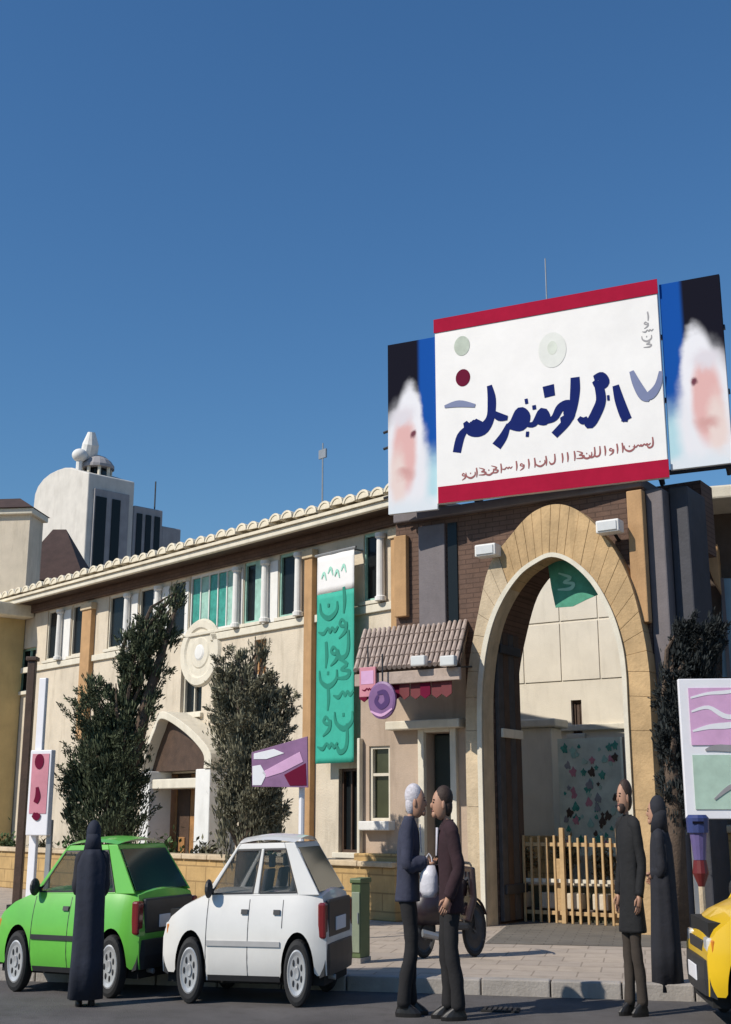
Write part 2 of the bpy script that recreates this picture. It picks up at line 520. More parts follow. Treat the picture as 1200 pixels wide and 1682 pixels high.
# cornice: fascia, soffit and row of cream tiles
MB().box(-18, 0.55, -0.60, -0.50, 6.585, 6.70).build('cornice', PALE, wing, bevel=0.015)
MB().box(-18, 0.55, -0.498, 0.0, 6.61, 6.699).build('soffit', DWOOD, wing)
MB().box(-18, 0.55, -0.12, -0.003, 6.41, 6.608).build('frieze', BROWN, wing, bevel=0.01)
ct = None
for i in range(53):
    x = -17.6 + i * 0.345
    if ct is None:
        q = MB()
        A = [(0.165 * math.cos(t), 0.15 * math.sin(t)) for t in [math.pi * k / 8 for k in range(9)]]
        B = [(0.12 * math.cos(t), 0.11 * math.sin(t)) for t in [math.pi * k / 8 for k in range(9)]]
        q.band(A, B, -0.68, 0.0)
        q.prism([(p[0], p[1]) for p in B], -0.665, -0.64)
        ct = q.build('cornice_tile', CTILE, wing, smooth=False); o = ct
    else:
        o = ct.copy(); COL.objects.link(o)
    o.location = (x, random.uniform(-.02, .02), 6.745 + random.uniform(-.02, .03)); o.rotation_euler = (R(-6), random.uniform(-.05, .05), 0)
MB().box(-18, 0.55, -0.65, 0.3, 6.702, 6.76).build('tile_bed', CTILE, wing)
# upper gallery windows
for i, (u0, u1, z0, z1) in enumerate(holes):
    teal = i == 3
    f = MB(); w_ = 0.035
    f.box(u0, u0 + w_, 0.03, 0.12, z0, z1); f.box(u1 - w_, u1, 0.03, 0.12, z0, z1)
    f.box(u0 + w_, u1 - w_, 0.03, 0.12, z0, z0 + .05); f.box(u0 + w_, u1 - w_, 0.03, 0.12, z1 - .06, z1)
    fr = f.build('window_frame', TEALP if i in (1, 2, 0) else (PALE if not teal else WHITE), wing)
    if not teal:
        f = MB(); f.box(u0 + w_, u1 - w_, 0.075, 0.085, z0 + .05, z1 - .06); f.build('pane', DGLASS, fr)
        if i in (1, 2):       # green shutter leaf on the right-hand side of the opening
            k = u1 - w_ - (0.10 if i == 1 else 0.2)
            MB().box(k, u1 - w_, 0.035, 0.07, z0 + .05, z1 - .06).build('shutter', TEALP, fr)
    else:
        n = 5
        for a in range(n):
            x0 = u0 + w_ + (u1 - u0 - 2 * w_) * a / n; x1 = u0 + w_ + (u1 - u0 - 2 * w_) * (a + 1) / n
            MB().box(x0 + .015, x1 - .015, 0.06, 0.07, z0 + .06, z1 - .07).build('pane', (TEAL, TEALP, TEAL, TEAL, TEALP)[a], fr)
            if a: MB().box(x0 - .014, x0 + .014, 0.035, 0.10, z0 + .05, z1 - .06).build('mullion', WHITE, fr)
    MB().box(u0 - .06, u1 + .06, -0.07, 0.10, z0 - .07, z0 - .002).build('window_sill', PALE, wing, bevel=.01)
# white columns standing between the gallery windows
def column(x, z0, z1, r, m_, parent, y=-0.09):
    c = MB(); c.rings([(x, y, z0, r * 1.35, r * 1.35), (x, y, z0 + .07, r * 1.35, r * 1.35), (x, y, z0 + .09, r, r), (x, y, z1 - .1, r * .9, r * .9), (x, y, z1 - .07, r * 1.3, r * 1.3), (x, y, z1, r * 1.3, r * 1.3)], 14)
    return c.build('column', m_, parent, smooth=False)
for px in (105, 214, 264, 393, 440, 495, 631):
    x = W.p(px, 1000)[0]
    column(x, 5.12, 6.32, 0.075, WHITE, wing)
hs_ = sorted(holes)
for (a0, a1, _, _), (b0_, b1_, _, _) in zip(hs_, hs_[1:]):
    if b0_ - a1 > .12 and not (a1 < -2.57 < b0_) and not (a1 < -10.5 < b0_):
        MB().box(a1 + .02, b0_ - .02, -.022, -.002, 5.11, 6.30).build('pale_panel', WHITE, wing, bevel=.006)
# terracotta pilasters
for a, b, z0 in ((507, 520, 0.1), (143, 158, 3.2), (650, 674, 0.1)):
    u0, u1 = W.p(a, 1000)[0], W.p(b, 1000)[0]
    p = MB().box(u0, u1, -0.125, -0.002, z0, 6.325).build('pilaster', TERRA, wing, bevel=.012)
    MB().box(u0 - .04, u1 + .04, -0.16, -0.003, 6.16, 6.32).build('capital', TANP, p, bevel=.012)
MB().box(-18, dl - .2, -0.06, -0.002, 4.95, 5.09).build('string_course', PALE, wing, bevel=.012)
MB().box(dr + .3, 0.5, -0.06, -0.002, 4.95, 5.09).build('string_course', PALE, wing, bevel=.012)
# lower windows
for i, (u0, u1, z0, z1) in enumerate(lh):
    f = MB(); w_ = 0.045
    f.box(u0, u0 + w_, 0.08, 0.18, z0, z1); f.box(u1 - w_, u1, 0.08, 0.18, z0, z1)
    f.box(u0 + w_, u1 - w_, 0.08, 0.18, z0, z0 + .045); f.box(u0 + w_, u1 - w_, 0.08, 0.18, z1 - .045, z1)
    f.box((u0 + u1) / 2 - .015, (u0 + u1) / 2 + .015, 0.09, 0.17, z0 + .045, z1 - .045)
    fr = f.build('window_frame', (PALE, TERRA, DWOOD, DWOOD, PALE, TEALP)[i], wing)
    MB().box(u0 + w_, u1 - w_, 0.14, 0.15, z0 + .045, z1 - .045).build('pane', TERRA if i == 1 else DGLASS, fr)
    MB().box(u0 - .08, u1 + .08, -0.08, 0.08, z0 - .09, z0 - .002).build('window_sill', WHITE if i == 4 else PALE, wing, bevel=.01)
# round medallion above the little portal
mc = W.p(330, 1072)
md = MB().lathe_y([(0.001, -.04), (0.30, -.045), (0.33, -.025), (0.48, -.025), (0.52, -.06), (0.66, -.06), (0.70, -.002)], (mc[0], 0, mc[1]), 36, sx=1.0).build('medallion', PALE, wing, smooth=False)
MB().lathe_y([(0.001, -.07), (0.13, -.065), (0.17, -.042)], (mc[0], 0, mc[1]), 20).build('boss', WHITE, md)
# corner bay at far left with its own cornice and the upper storey over it
bay0 = W.p(22, 1060, -.3)[0]
MB().box(-20, bay0, -0.7, -0.02, 0.1, 6.3).build('corner_bay', mat('yellow_render', (0.50, 0.38, 0.18), 0.9, 0.12, 2, 0.2, 40, stain=.3), wing, bevel=.01)
MB().box(-20, bay0 + .45, -1.05, -0.02, 6.30, 6.62).build('bay_cornice', CTILE, wing, bevel=.03)
# door and pointed stone portal around it
dp = MB()
for k in range(4):
    x0 = dl + (dr - dl) * k / 4; x1 = dl + (dr - dl) * (k + 1) / 4
    o = MB().box(x0 + .01, x1 - .01, 0.12, 0.17, 0.13, 2.34).build('door_panel', WOOD if k % 2 else DWOOD, wing, bevel=.01)
    MB().box(x0 + .12, x1 - .12, 0.095, 0.119, 0.5, 1.1).build('raised_panel', WOOD, o, bevel=.012)
prt = onf(W, 'entrance_portal', 'small white stone portal with pointed gable around brown wooden doors', 'portal')
pd = -0.55
pL = W.p(246, 1290, pd)[0]; pR, pz = W.p(345, 1262, pd); pi_ = W.p(321, 1262, pd)[0]; ap = W.p(268, 1168, pd)
zl = W.p(285, 1287, pd)[1]
MB().box(pi_, pR, pd, -0.01, 0.1, pz).build('post', WHITE, prt, bevel=.02)
MB().box(pL - .34, pL - .02, pd, -0.01, 0.1, pz).build('post', WHITE, prt, bevel=.02)
MB().box(pL - .018, pi_ - .002, pd + .06, -0.012, zl - .09, zl + .10).build('lintel', PALE, prt, bevel=.02)
oc = catmull([(pL - .38, pz, 0), (pL - .2, pz + .42, 0), ((pL + ap[0]) / 2 - .1, ap[1] - .28, 0), (ap[0], ap[1], 0), (ap[0] * .45 + pR * .55, ap[1] - .35, 0), (pR - .02, pz + .35, 0), (pR + .04, pz, 0)], 6)
cx_, cz_ = ap[0], pz
icv = [((q.x - cx_) * .87 + cx_, (q.y - cz_) * .87 + cz_) for q in oc]
MB().band([(q.x, q.y) for q in oc], icv, pd - .03, -0.012).build('arch_moulding', PALE, prt, bevel=.015)
MB().prism(icv, pd + .22, -0.014).build('tympanum', DWOOD, prt)
# antennas on the roof
for px, py, F_, dd, h0, h1, lab in ((530, 728, W, 2.5, 6.8, None, 'thin grey aerial pole on the long roof by the green banner'),):
    x, z = W.p(px, py, dd)
    an = thing('aerial_pole', lab, 'aerial', W.w(x, dd, 6.8), W.rz)
    MB().tube([(0, 0, 0), (0, 0, z - 6.8)], [0.025, 0.015], 6).build('mast', STEEL, an)
    MB().box(-.12, .12, -.02, .02, z - 7.15, z - 6.95).build('receiver', STEEL, an)

# vertical green banner on the wing
bd = -0.30
b0, zt = W.p(521, 915, bd); b1 = W.p(581, 965, bd)[0]; zb = W.p(550, 1253, bd)[1]; zm = W.p(550, 972, bd)[1]
ban = onf(W, 'green_banner', 'tall teal green banner with flowing script hung on the cream wing', 'banner')
def cloth(x0, x1, z0, z1, y, amp, m_, parent, name, nx=14, nz=30, fr=2.0):
    c = MB(); V = []
    for j in range(nz + 1):
        for i in range(nx + 1):
            a, b_ = i / nx, j / nz
            c.v.append((x0 + (x1 - x0) * a, y + amp * math.sin(a * 6.28 * fr + b_ * 2.4) + amp * .6 * math.sin(b_ * 9 + a), z0 + (z1 - z0) * b_))
    for j in range(nz):
        for i in range(nx):
            k = j * (nx + 1) + i
            c.f.append((k, k + 1, k + nx + 2, k + nx + 1))
    o = c.build(name, m_, parent, smooth=True, fix=False)
    s_ = o.modifiers.new('thick', 'SOLIDIFY'); s_.thickness = 0.006
    return o
cloth(b0, b1, zb, zm, bd, .003, BANNER, ban, 'cloth')
cloth(b0, b1, zm + .004, zt, bd, .003, SIGNW, ban, 'white_heading', nz=6)
bw, bh = b1 - b0, zm - zb
def bp(a, b_): return (b0 + bw * a, zb + bh * b_)
m = MB()
rs = random.Random(3)
rows = [('tall', 'bowl'), ('hook', 'wave'), ('lam', 'hook', 'tall'), ('bent', 'bowl'), ('wave', 'tall'), ('bowl', 'hook'), ('lam', 'wave')]
for r_i, row in enumerate(rows):
    for c_i, nm in enumerate(row):
        x, z = bp(.80 - .62 * (c_i + .15) / max(1, len(row) - .5), .93 - .135 * r_i - .02 * c_i)
        glyph(m, nm, x, z, .78, bd - .0098 - .0004 * c_i, bd - .0088 - .0004 * c_i)
m.build('dark_lettering', BANDARK, ban)
m = MB()
for k in range(4):
    x, z = b0 + bw * (.2 + .18 * k), zm + (zt - zm) * (.40 + .1 * (k % 2))
    stroke(m, [(x - .07, z), (x, z + .1), (x + .06, z - .04)], [.02, .05, .02], bd - .0125, bd - .0088)
m.build('heading_lettering', BANPALE, ban)
MB().tube([(b0 - .05, bd, zt + .02), (b1 + .05, bd, zt + .02)], .025, 8).build('rod', STEEL, ban)
for x in (b0 + .1, b1 - .1):
    MB().box(x - .015, x + .015, bd + .022, -0.01, zt, zt + .03).build('bracket', STEEL, ban)

# ================================================================ BUILDINGS BEHIND THE WING
# upper storey block at far left, with dark hipped roof
UB = Frame(*at(42, 960, 31)[:2], 1.0, -0.12)
ub = onf(UB, 'cream_upper_block', 'cream block with dark roof rising above left end of the long wing', 'building')
z0 = 5.5; zt_ = UB.p(20, 846)[1]
MB().box(-4, 0, 0, .9, z0, zt_).build('wall', CREAM, ub)
MB().box(-4.1, 0.10, -0.12, 1.0, zt_ + .002, zt_ + .16).build('eaves', PALE, ub, bevel=.02)
q = MB(); zr = UB.p(10, 818)[1]
q.v += [(-4.2, -.2, zt_ + .165), (.12, -.2, zt_ + .165), (.12, 1.1, zt_ + .165), (-4.2, 1.1, zt_ + .165), (-3, .45, zr + .1), (-.5, .45, zr + .1)]
q.f += [(0, 1, 5, 4), (1, 2, 5), (2, 3, 4, 5), (3, 0, 4), (3, 2, 1, 0)]
q.build('roof', mat('dark_red_tile', (0.06, 0.035, 0.03), 0.9, 0.25, 4, 0.4, 25), ub)
# low dark hipped roof between block and tower
p0 = at(44, 935, 34); p1 = at(128, 935, 34)
dr_ = thing('dark_roofed_house', 'dark red hipped roof house between the cream block and the domed tower', 'building', (0, 0, 0))
q = MB(); zt2 = at(75, 862, 35).z
xa, xb = p0.x - .5, p1.x + .2
q.box(xa + .2, xb - .2, 34.2, 37, 0.0, p0.z - .3)
q.build('wall', GREYST, dr_)
q = MB(); q.v += [(xa, 34, p0.z - .3), (xb, 34, p0.z - .3), (xb, 37.2, p0.z - .3), (xa, 37.2, p0.z - .3), (xa + .75, 35.6, zt2), (xa + 1.15, 35.6, zt2)]
q.f += [(0, 1, 5, 4), (1, 2, 5), (2, 3, 4, 5), (3, 0, 4), (3, 2, 1, 0)]
q.build('roof', MATS['dark_red_tile'], dr_)
# domed tower: white curved face to the sun, grey flank in shade
TY = 44.0
TC = at(137, 930, TY)
TF = Frame(TC.x, TC.y, 8.0, -8.8)
tw = onf(TF, 'domed_tower', 'white round shouldered tower with small lantern rising behind the roofs', 'tower')
prof = [TF.p(*a) for a in ((137, 930), (137, 792), (128, 777), (112, 768), (92, 775), (72, 790), (58, 808), (54, 930))]
prof = [(0.0, 3.0), (0.0, TF.p(137, 780)[1])] + [(c[0], c[1]) for c in [TF.p(*a) for a in ((128, 772), (117, 768), (106, 768), (94, 772), (82, 778), (71, 787), (62, 799), (57, 812), (55, 830))]] + [(TF.p(54, 900)[0], 3.0)]
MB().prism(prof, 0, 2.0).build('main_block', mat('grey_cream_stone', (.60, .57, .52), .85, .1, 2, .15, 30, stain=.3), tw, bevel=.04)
zc = TF.p(137, 795)[1]
flank = mat('shade_grey_stone', (0.30, 0.29, 0.30), 0.8, 0.15, 2, 0.2, 20, stain=.3)  # darker grey puts the flank's shade into the stone colour
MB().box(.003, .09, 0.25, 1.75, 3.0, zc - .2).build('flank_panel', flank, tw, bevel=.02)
for y0_, y1_ in ((.3, .75), (1.0, 1.35)):
    o = MB().box(.091, .13, y0_, y1_, 3.2, zc - .5).build('flank_window', DGLASS, tw)
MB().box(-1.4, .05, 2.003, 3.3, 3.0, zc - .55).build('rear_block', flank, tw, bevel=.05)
for k in range(3):
    MB().box(.051, .09, 2.12 + k * .4, 2.36 + k * .4, 3.4, zc - .85).build('slit_window', DGLASS, tw)
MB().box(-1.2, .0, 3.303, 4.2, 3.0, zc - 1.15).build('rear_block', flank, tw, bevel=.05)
MB().tube([(-.1, 3.0, zc - .6), (-.1, 3.0, zc + .6)], .03, 6).build('mast', IRON, tw)
lc = TF.p(158, 790, 1.0); lx, lz = lc[0], zc - .02
lt = MB(); 
lt.rings([(lx, 1.0, zc - .35, .95, .8), (lx, 1.0, lz + .1, .95, .8), (lx, 1.0, lz + .12, .72, .65), (lx, 1.0, lz + .45, .70, .62)], 8)
ln = lt.build('lantern_base', flank, tw)
for k in range(8):
    a = math.pi / 8 + k * math.pi / 4
    MB().tube([(lx + .58 * math.cos(a), 1 + .52 * math.sin(a), lz + .45), (lx + .58 * math.cos(a), 1 + .52 * math.sin(a), lz + .95)], .07, 6).build('lantern_post', PALE, ln)
MB().rings([(lx, 1, lz + .451, .42, .38), (lx, 1, lz + .93, .42, .38)], 8).build('lantern_core', DGLASS, ln)
MB().rings([(lx, 1, lz + .951, .72, .66), (lx, 1, lz + 1.05, .72, .66), (lx, 1, lz + 1.25, .58, .52), (lx, 1, lz + 1.42, .36, .33), (lx, 1, lz + 1.52, .1, .1)], 16).build('lantern_dome', flank, tw)
fx = TF.p(150, 715, .6)
MB().tube([(lx - .25, .7, lz + 1.2), (fx[0] - .1, .65, fx[1] - .35), (fx[0], .6, fx[1] + .12)], [.34, .32, .14], 12).build('finial', WHITE, tw)
sx_ = TF.p(131, 748, .2)
MB().ell((sx_[0], .2, sx_[1]), (.3, .3, .26), 16, 10).build('finial_ball', WHITE, tw, smooth=True)
MB().tube([(sx_[0], .2, sx_[1] - .2), (sx_[0], .2, zc - .1)], .12, 8).build('finial_stem', WHITE, tw)

# ================================================================ GATEHOUSE
G = GATE
gate = onf(G, 'gatehouse', 'brown gatehouse with tall golden pointed arch under the billboard', 'gatehouse')
YB = -0.22
outer = [G.p(*a, YB) for a in ((765, 1530), (764, 1200), (768, 1103), (781, 1027), (803, 930), (837, 881), (872, 843), (912, 828), (951, 840), (994, 882), (1030, 945), (1052, 1020), (1066, 1103), (1070, 1200), (1073, 1555))]
inner = [G.p(*a, YB) for a in ((792, 1530), (791, 1200), (794, 1103), (806, 1035), (826, 985), (853, 946), (880, 925), (907, 914), (938, 925), (972, 957), (998, 1003), (1014, 1050), (1023, 1103), (1028, 1200), (1031, 1555))]
outer[0] = (outer[1][0], 0.12); inner[0] = (inner[1][0], 0.12)
outer[-1] = (outer[-2][0], 0.12); inner[-1] = (inner[-2][0], 0.12)
oS = catmull([(a, b, 0) for a, b in outer], 5); iS = catmull([(a, b, 0) for a, b in inner], 5)
oS = [(q.x, q.y) for q in oS]; iS = [(q.x, q.y) for q in iS]
# the arch ring is laid in cut blocks with fine joints
def seg(L, a, b):
    return L[a:b + 1]
cuts = [0, 3, 5, 7, 10, 12, 14, 16, 18, 20, 22, 24, 26, 28, 30, 32, 34, 36, 38, 40, 42, 44, 46, 48, 50, 52, 54, 56, 58, 60, 63, 65, 67, 70]
for a, b in zip(cuts, cuts[1:]):
    A, B = seg(oS, a, b), seg(iS, a, b)
    A = [Vector((*q, 0)) for q in A]; B = [Vector((*q, 0)) for q in B]
    e = 0.002
    d0 = (A[1] - A[0]).normalized() * e; d1 = (A[-1] - A[-2]).normalized() * e
    A[0] = A[0] + d0; A[-1] = A[-1] - d1
    d0 = (B[1] - B[0]).normalized() * e; d1 = (B[-1] - B[-2]).normalized() * e
    B[0] = B[0] + d0; B[-1] = B[-1] - d1
    j = random.uniform(-.005, .005)
    mm = TAN if (a >= 22) else TANP
    MB().band([(q.x, q.y) for q in A], [(q.x, q.y) for q in B], YB + j, 0.10).build('arch_block', mm, gate, bevel=.004)
MB().band([(x * .93 + 1.5 * .07, z * .985) for x, z in oS], [(x * .985 + 1.5 * .015, z * 1.004) for x, z in iS], YB + .012, 0.09).build('arch_mortar', TANP, gate)
# inner moulding line along the intrados
MB().band([(x + (1.5 - x) * -.05, z + .05) for x, z in iS], [(x + (1.5 - x) * .012, z - .01) for x, z in iS], YB - .035, YB - .012).build('arch_moulding', PALE, gate)
mid = [((a[0] + b[0]) / 2, (a[1] + b[1]) / 2) for a, b in zip(oS, iS)]
ZT = 5.70
bl = G.p(650, 900)[0]
br_ = G.p(1062, 900)[0]
blk = [(bl, 4.0), (bl, ZT), (br_, ZT), (br_, 0.12)] + [(mid[-1][0], 0.12)] + list(reversed(mid[1:-1])) + [(mid[0][0], 0.12), (mid[0][0] - .22, 0.12), (mid[0][0] - .22, 4.0)]
MB().prism(blk, 0, 1.1).build('front_wall', BROWN, gate)
MB().box(bl, br_, -.08, 1.15, ZT + .002, ZT + .14).build('coping', GREYST, gate, bevel=.02)
# grey vertical panel and dark slot left of the arch
u0, u1, u2 = G.p(690, 900)[0], G.p(733, 900)[0], G.p(746, 900)[0]
MB().box(u0, u1, -.06, -.003, 4.12, ZT - .1).build('grey_panel', GREYST, gate, bevel=.012)
MB().box(u1 + .03, u2 + .05, -.02, -.003, 4.12, ZT - .1).build('slot_window', DGLASS, gate)
u3, u4 = G.p(652, 900)[0], G.p(672, 900)[0]
MB().box(u3, u4, -.1, -.003, 4.3, ZT - .2).build('corner_strip', TERRA, gate, bevel=.012)
# right pilaster up to the billboard
u0, u1 = G.p(1034, 900, -.1)[0], G.p(1060, 900, -.1)[0]
MB().box(u0, u1, -.14, -.003, 3.9, ZT - .05).build('pilaster', TERRA, gate, bevel=.015)
# grey pier and dark slot at the right-hand end
u0, u1, u2 = br_ + .004, G.p(1092, 900)[0], G.p(1124, 900)[0]
MB().box(u0, u1, .02, 1.0, .12, ZT - .03).build('grey_pier', GREYST, gate, bevel=.02)
MB().box(u1 + .004, u2, .25, 1.0, .12, ZT + .02).build('dark_pier', mat('charcoal_stone', (0.045, 0.045, 0.055), 0.7, .2, 4, .2, 30), gate, bevel=.02)
# inner reveal: dark timber gate leaf folded against the left jamb
lf = onf(G, 'timber_gate_leaf', 'dark folded timber gate leaf against left jamb of the arch', 'gate')
jx = inner[1][0]
zz = 0.16
for k in range(4):
    MB().box(jx + .03, jx + .09, .13 + k * .17, .13 + k * .17 + .16, zz, 4.0 - .05 * k * 0).build('board', DWOOD if k % 2 else mat('grey_timber', (0.06, .055, .055), .7, .3, 6, .2, 40), lf, bevel=.008)
for z in (.5, 2.55, 3.7):
    MB().box(jx + .092, jx + .13, .16, .78, z, z + .12).build('rail', PALE if z == 2.55 else IRON, lf, bevel=.006)
# tunnel side walls and courtyard
MB().box(jx - .4, jx + .025, .112, .85, .12, 4.6).build('passage_wall', BROWN, gate)
jr = inner[-2][0]
MB().box(jr + .0, jr + .3, .112, 1.1, .12, 4.4).build('passage_wall', TANP, gate)
MB().box(-.5, 3.2, 1.102, 1.6, 5.0, 6.0).build('passage_ceiling', BROWN, gate)
# floodlights each side of the arch
for px, py, lab in ((801, 905, 'white box floodlight left of the arch crown'), (1001, 866, 'white box floodlight right of the arch crown')):
    x, z = G.p(px, py, -.3)
    fl = thing('floodlight', lab, 'floodlight', G.w(x, -.3, z), G.rz, 'floodlights beside the arch')
    MB().box(-.16, .16, -.10, .10, -.085, .085).build('housing', WHITE, fl, bevel=.02)
    MB().box(-.13, .13, -.115, -.101, -.06, .06).build('lens', LAMPW, fl, bevel=.005)
    MB().tube([(0, .1, -.02), (0, .3, -.12)], .025, 6).build('bracket', IRON, fl)

# left annex: tiled canopy, wall, door
ax = onf(G, 'gate_lodge', 'low pinkish lodge beside the arch with tiled canopy and dark doorway', 'lodge')
PINKW = mat('pink_plaster', (0.45, 0.35, 0.27), 0.9, 0.12, 2, .2, 40, stain=.5)
d0, d1 = G.p(700, 1250, .05)[0], G.p(742, 1250, .05)[0]
zd = G.p(720, 1203, .05)[1]
w0, w1 = G.p(606, 1250, .05)[0], G.p(640, 1250, .05)[0]
wz0, wz1 = G.p(622, 1348, .05)[1], G.p(622, 1225, .05)[1]
axl = G.p(592, 1300, .05)[0]; axr = mid[0][0] - .24
MB().wall(axl, axr, .12, 4.0, [(d0, d1, .12, zd), (w0, w1, wz0, wz1)], .05, .35).build('wall', PINKW, ax)
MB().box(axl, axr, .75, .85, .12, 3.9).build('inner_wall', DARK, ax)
q = MB(); q.box(d0 - .10, d0 - .004, -.02, .2, .12, zd + .1); q.box(d1 + .004, d1 + .10, -.02, .2, .12, zd + .1); q.box(d0 - .004, d1 + .004, -.02, .2, zd + .004, zd + .1)
q.build('door_frame', PALE, ax, bevel=.01)
dd_ = MB().box(d0 + .02, d1 - .02, .25, .30, .14, zd - .02).build('door', mat('dark_green_door', (.02, .028, .022), .5, .2, 5), ax, bevel=.01)
MB().tube([(d1 - .08, .22, 1.1), (d1 - .08, .22, 1.25)], .015, 6).build('handle', CHROME, dd_)
q = MB(); q.box(w0, w0 + .04, .08, .2, wz0, wz1); q.box(w1 - .04, w1, .08, .2, wz0, wz1); q.box(w0 + .04, w1 - .04, .08, .2, wz0, wz0 + .04); q.box(w0 + .04, w1 - .04, .08, .2, wz1 - .04, wz1)
q.box(w0 + .04, w1 - .04, .09, .19, (wz0 + wz1) / 2 + .1, (wz0 + wz1) / 2 + .14)
fr = q.build('window_frame', PALE, ax)
MB().box(w0 + .04, w1 - .04, .15, .16, wz0 + .04, wz1 - .04).build('pane', mat('olive_glass', (.05, .055, .03), .15, .2, 3), fr)
MB().box(w0 - .08, w1 + .08, -.12, .08, wz0 - .13, wz0 - .003).build('window_sill', WHITE, ax, bevel=.015)
zl_ = G.p(690, 1190, -.1)[1]
MB().box(w1 + .05, axr - .02, -.16, .045, zl_ - .06, zl_ + .06).build('door_hood', PALE, ax, bevel=.015)
MB().box(axl, w0 - .1, -.05, .046, .12, 2.6).build('wall_strip', PALE, ax, bevel=.01)
MB().box(axl - .02, d0 - .12, -.10, .045, .12, 1.0).build('plinth', OCHRE, ax, bevel=.015)
# canopy
ce = -1.0
e0, ze0 = G.p(583, 1098, ce); e1, ze1 = G.p(755, 1092, ce)
ze = (ze0 + ze1) / 2
t0 = G.p(596, 1012, -.02)[0]; t1 = mid[0][0] - .15; zt_c = 4.12
base = MB(); base.slab([(e0, ce, ze), (e1, ce, ze), (t1, -.02, zt_c), (t0, -.02, zt_c)], (0, 0.02, -.05))
base.build('canopy_deck', DWOOD, ax)
nt_ = 21
for k in range(nt_):
    a = (k + .5) / nt_
    P = Vector((e0 + (e1 - e0) * a, ce - .05, ze - .02)); Q = Vector((t0 + (t1 - t0) * a, -.03, zt_c + .03))
    r_ = (e1 - e0) / nt_ * .42
    for j in range(4):
        A_ = P.lerp(Q, j / 4); B_ = P.lerp(Q, (j + 1) / 4 + .02)
        up_ = Vector((0, 0, .018 * 1))
        MB().tube([A_ + up_, B_], [r_, r_ * .86], 8).build('roof_tile', TILE, ax)
MB().box(e0, e1, ce - .02, ce + .04, ze - .22, ze - .055).build('fascia', TILE, ax, bevel=.01)
for px in (690, 738):
    x, z = G.p(px, 1086, ce - .08)
    MB().box(x - .11, x + .11, ce - .16, ce - .06, z - .07, z + .07).build('lamp', LAMPW, ax, bevel=.02)
# dark red awning strip under the canopy
x0, z1_ = G.p(590, 1108, -.95); x1, _ = G.p(742, 1108, -.95); z0_ = G.p(650, 1150, -.95)[1]
aw = onf(G, 'red_awning', 'dark red cloth valance hanging under the tiled lodge canopy', 'awning')
n_ = 9
for k in range(n_):
    a, b = x0 + (x1 - x0) * k / n_, x0 + (x1 - x0) * (k + 1) / n_
    MB().prism([(a + .004, z1_), (b - .004, z1_), (b - .004, z0_ + .05), ((a + b) / 2, z0_), (a + .004, z0_ + .05)], -.96 + .02 * (k % 2), -.945 + .02 * (k % 2)).build('scallop', REDD if k % 3 else PLUM, aw)
MB().tube([(x0, -.95, z1_ + .02), (x1, -.95, z1_ + .02)], .03, 8).build('rod', IRON, aw)
for x in (x0 + .1, x1 - .1):
    MB().tube([(x, -.95, z1_ + .02), (x, .045, z1_ + .12)], .015, 6).build('arm', IRON, aw)
x, z = G.p(604, 1120, -1.06)
pk = thing('pink_sign', 'small faded pink hanging sign between the green banner and the purple disc', 'sign', G.w(x, -1.06, z), G.rz)
MB().box(-.13, .13, -.015, .015, -.20, .20).build('board', ROSE, pk, bevel=.006)
MB().box(-.10, .10, -.019, -.016, -.03, .15).build('lilac_print', LILAC, pk)
q = MB(); glyph(q, 'wave', 0, -.10, .25, -.019, -.016); q.build('lettering', PLUM, pk)
MB().tube([(0, 0, .2), (0, 0, .5)], .01, 6).build('hanger', IRON, pk)
# purple round sign hanging in front of it
x, z = G.p(628, 1150, -1.1)
rs_ = thing('round_purple_sign', 'round purple hanging sign below the tiled canopy by the green banner', 'sign', G.w(x, -1.1, z), G.rz)
MB().lathe_y([(.001, -.03), (.22, -.03), (.25, -.02), (.25, .02), (.001, .02)], (0, 0, 0), 28, sx=.85).build('disc', mat('purple_print', (.20, .10, .24), .5, .15, 5), rs_)
q = MB(); stroke(q, [(-.06, .09), (.05, .10), (.09, -.02), (.0, -.09), (-.08, -.02), (-.05, .06)], [.05, .07, .08, .07, .06, .04], -.036, -.031); q.build('emblem', mat('dark_violet_print', (.06, .02, .12), .5, .1, 5), rs_)
q = MB(); stroke(q, [(-.17, -.14), (0, -.20), (.17, -.12)], [.02, .04, .02], -.036, -.031); q.build('pale_swash', LILAC, rs_)
MB().tube([(0, 0, .24), (0, 0, .62)], .012, 6).build('hanger', IRON, rs_)

# curtain, pennant and courtyard seen through the arch
CY = 8.0
ch = onf(G, 'courtyard_house', 'pale sunlit courtyard house filling the view through the arch', 'house')
hx0, hx1 = G.p(690, 1100, CY)[0], G.p(1120, 1100, CY)[0]
hz = G.p(905, 1198, CY)[1]; htop = G.p(905, 880, CY)[1]
PALEH = mat('pale_house_plaster', (0.70, 0.64, 0.53), 0.9, 0.07, 1.5, 0.2, 40, stain=0.25)
wn = [(G.p(935, 1100, CY)[0], G.p(952, 1100, CY)[0], G.p(940, 1205, CY)[1], G.p(940, 1150, CY)[1])]
gx = [G.p(918, 1300, CY)[0], G.p(962, 1300, CY)[0], G.p(975, 1300, CY)[0], G.p(1016, 1300, CY)[0], G.p(800, 1300, CY)[0], G.p(846, 1300, CY)[0]]
gz1 = G.p(960, 1218, CY)[1]; gz0 = G.p(960, 1340, CY)[1]
wn += [(gx[0], gx[1], gz0, gz1), (gx[2], gx[3], gz0, gz1), (gx[4], gx[5], .12, gz1)]
MB().wall(hx0, hx1, .12, htop, wn, CY, CY + .35).build('wall', PALEH, ch)
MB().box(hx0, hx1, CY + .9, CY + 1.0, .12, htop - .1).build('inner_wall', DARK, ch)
MB().box(hx0 - .1, hx1 + .1, CY - .25, CY + 1.1, htop + .002, htop + .25).build('cornice', CTILE, ch, bevel=.03)
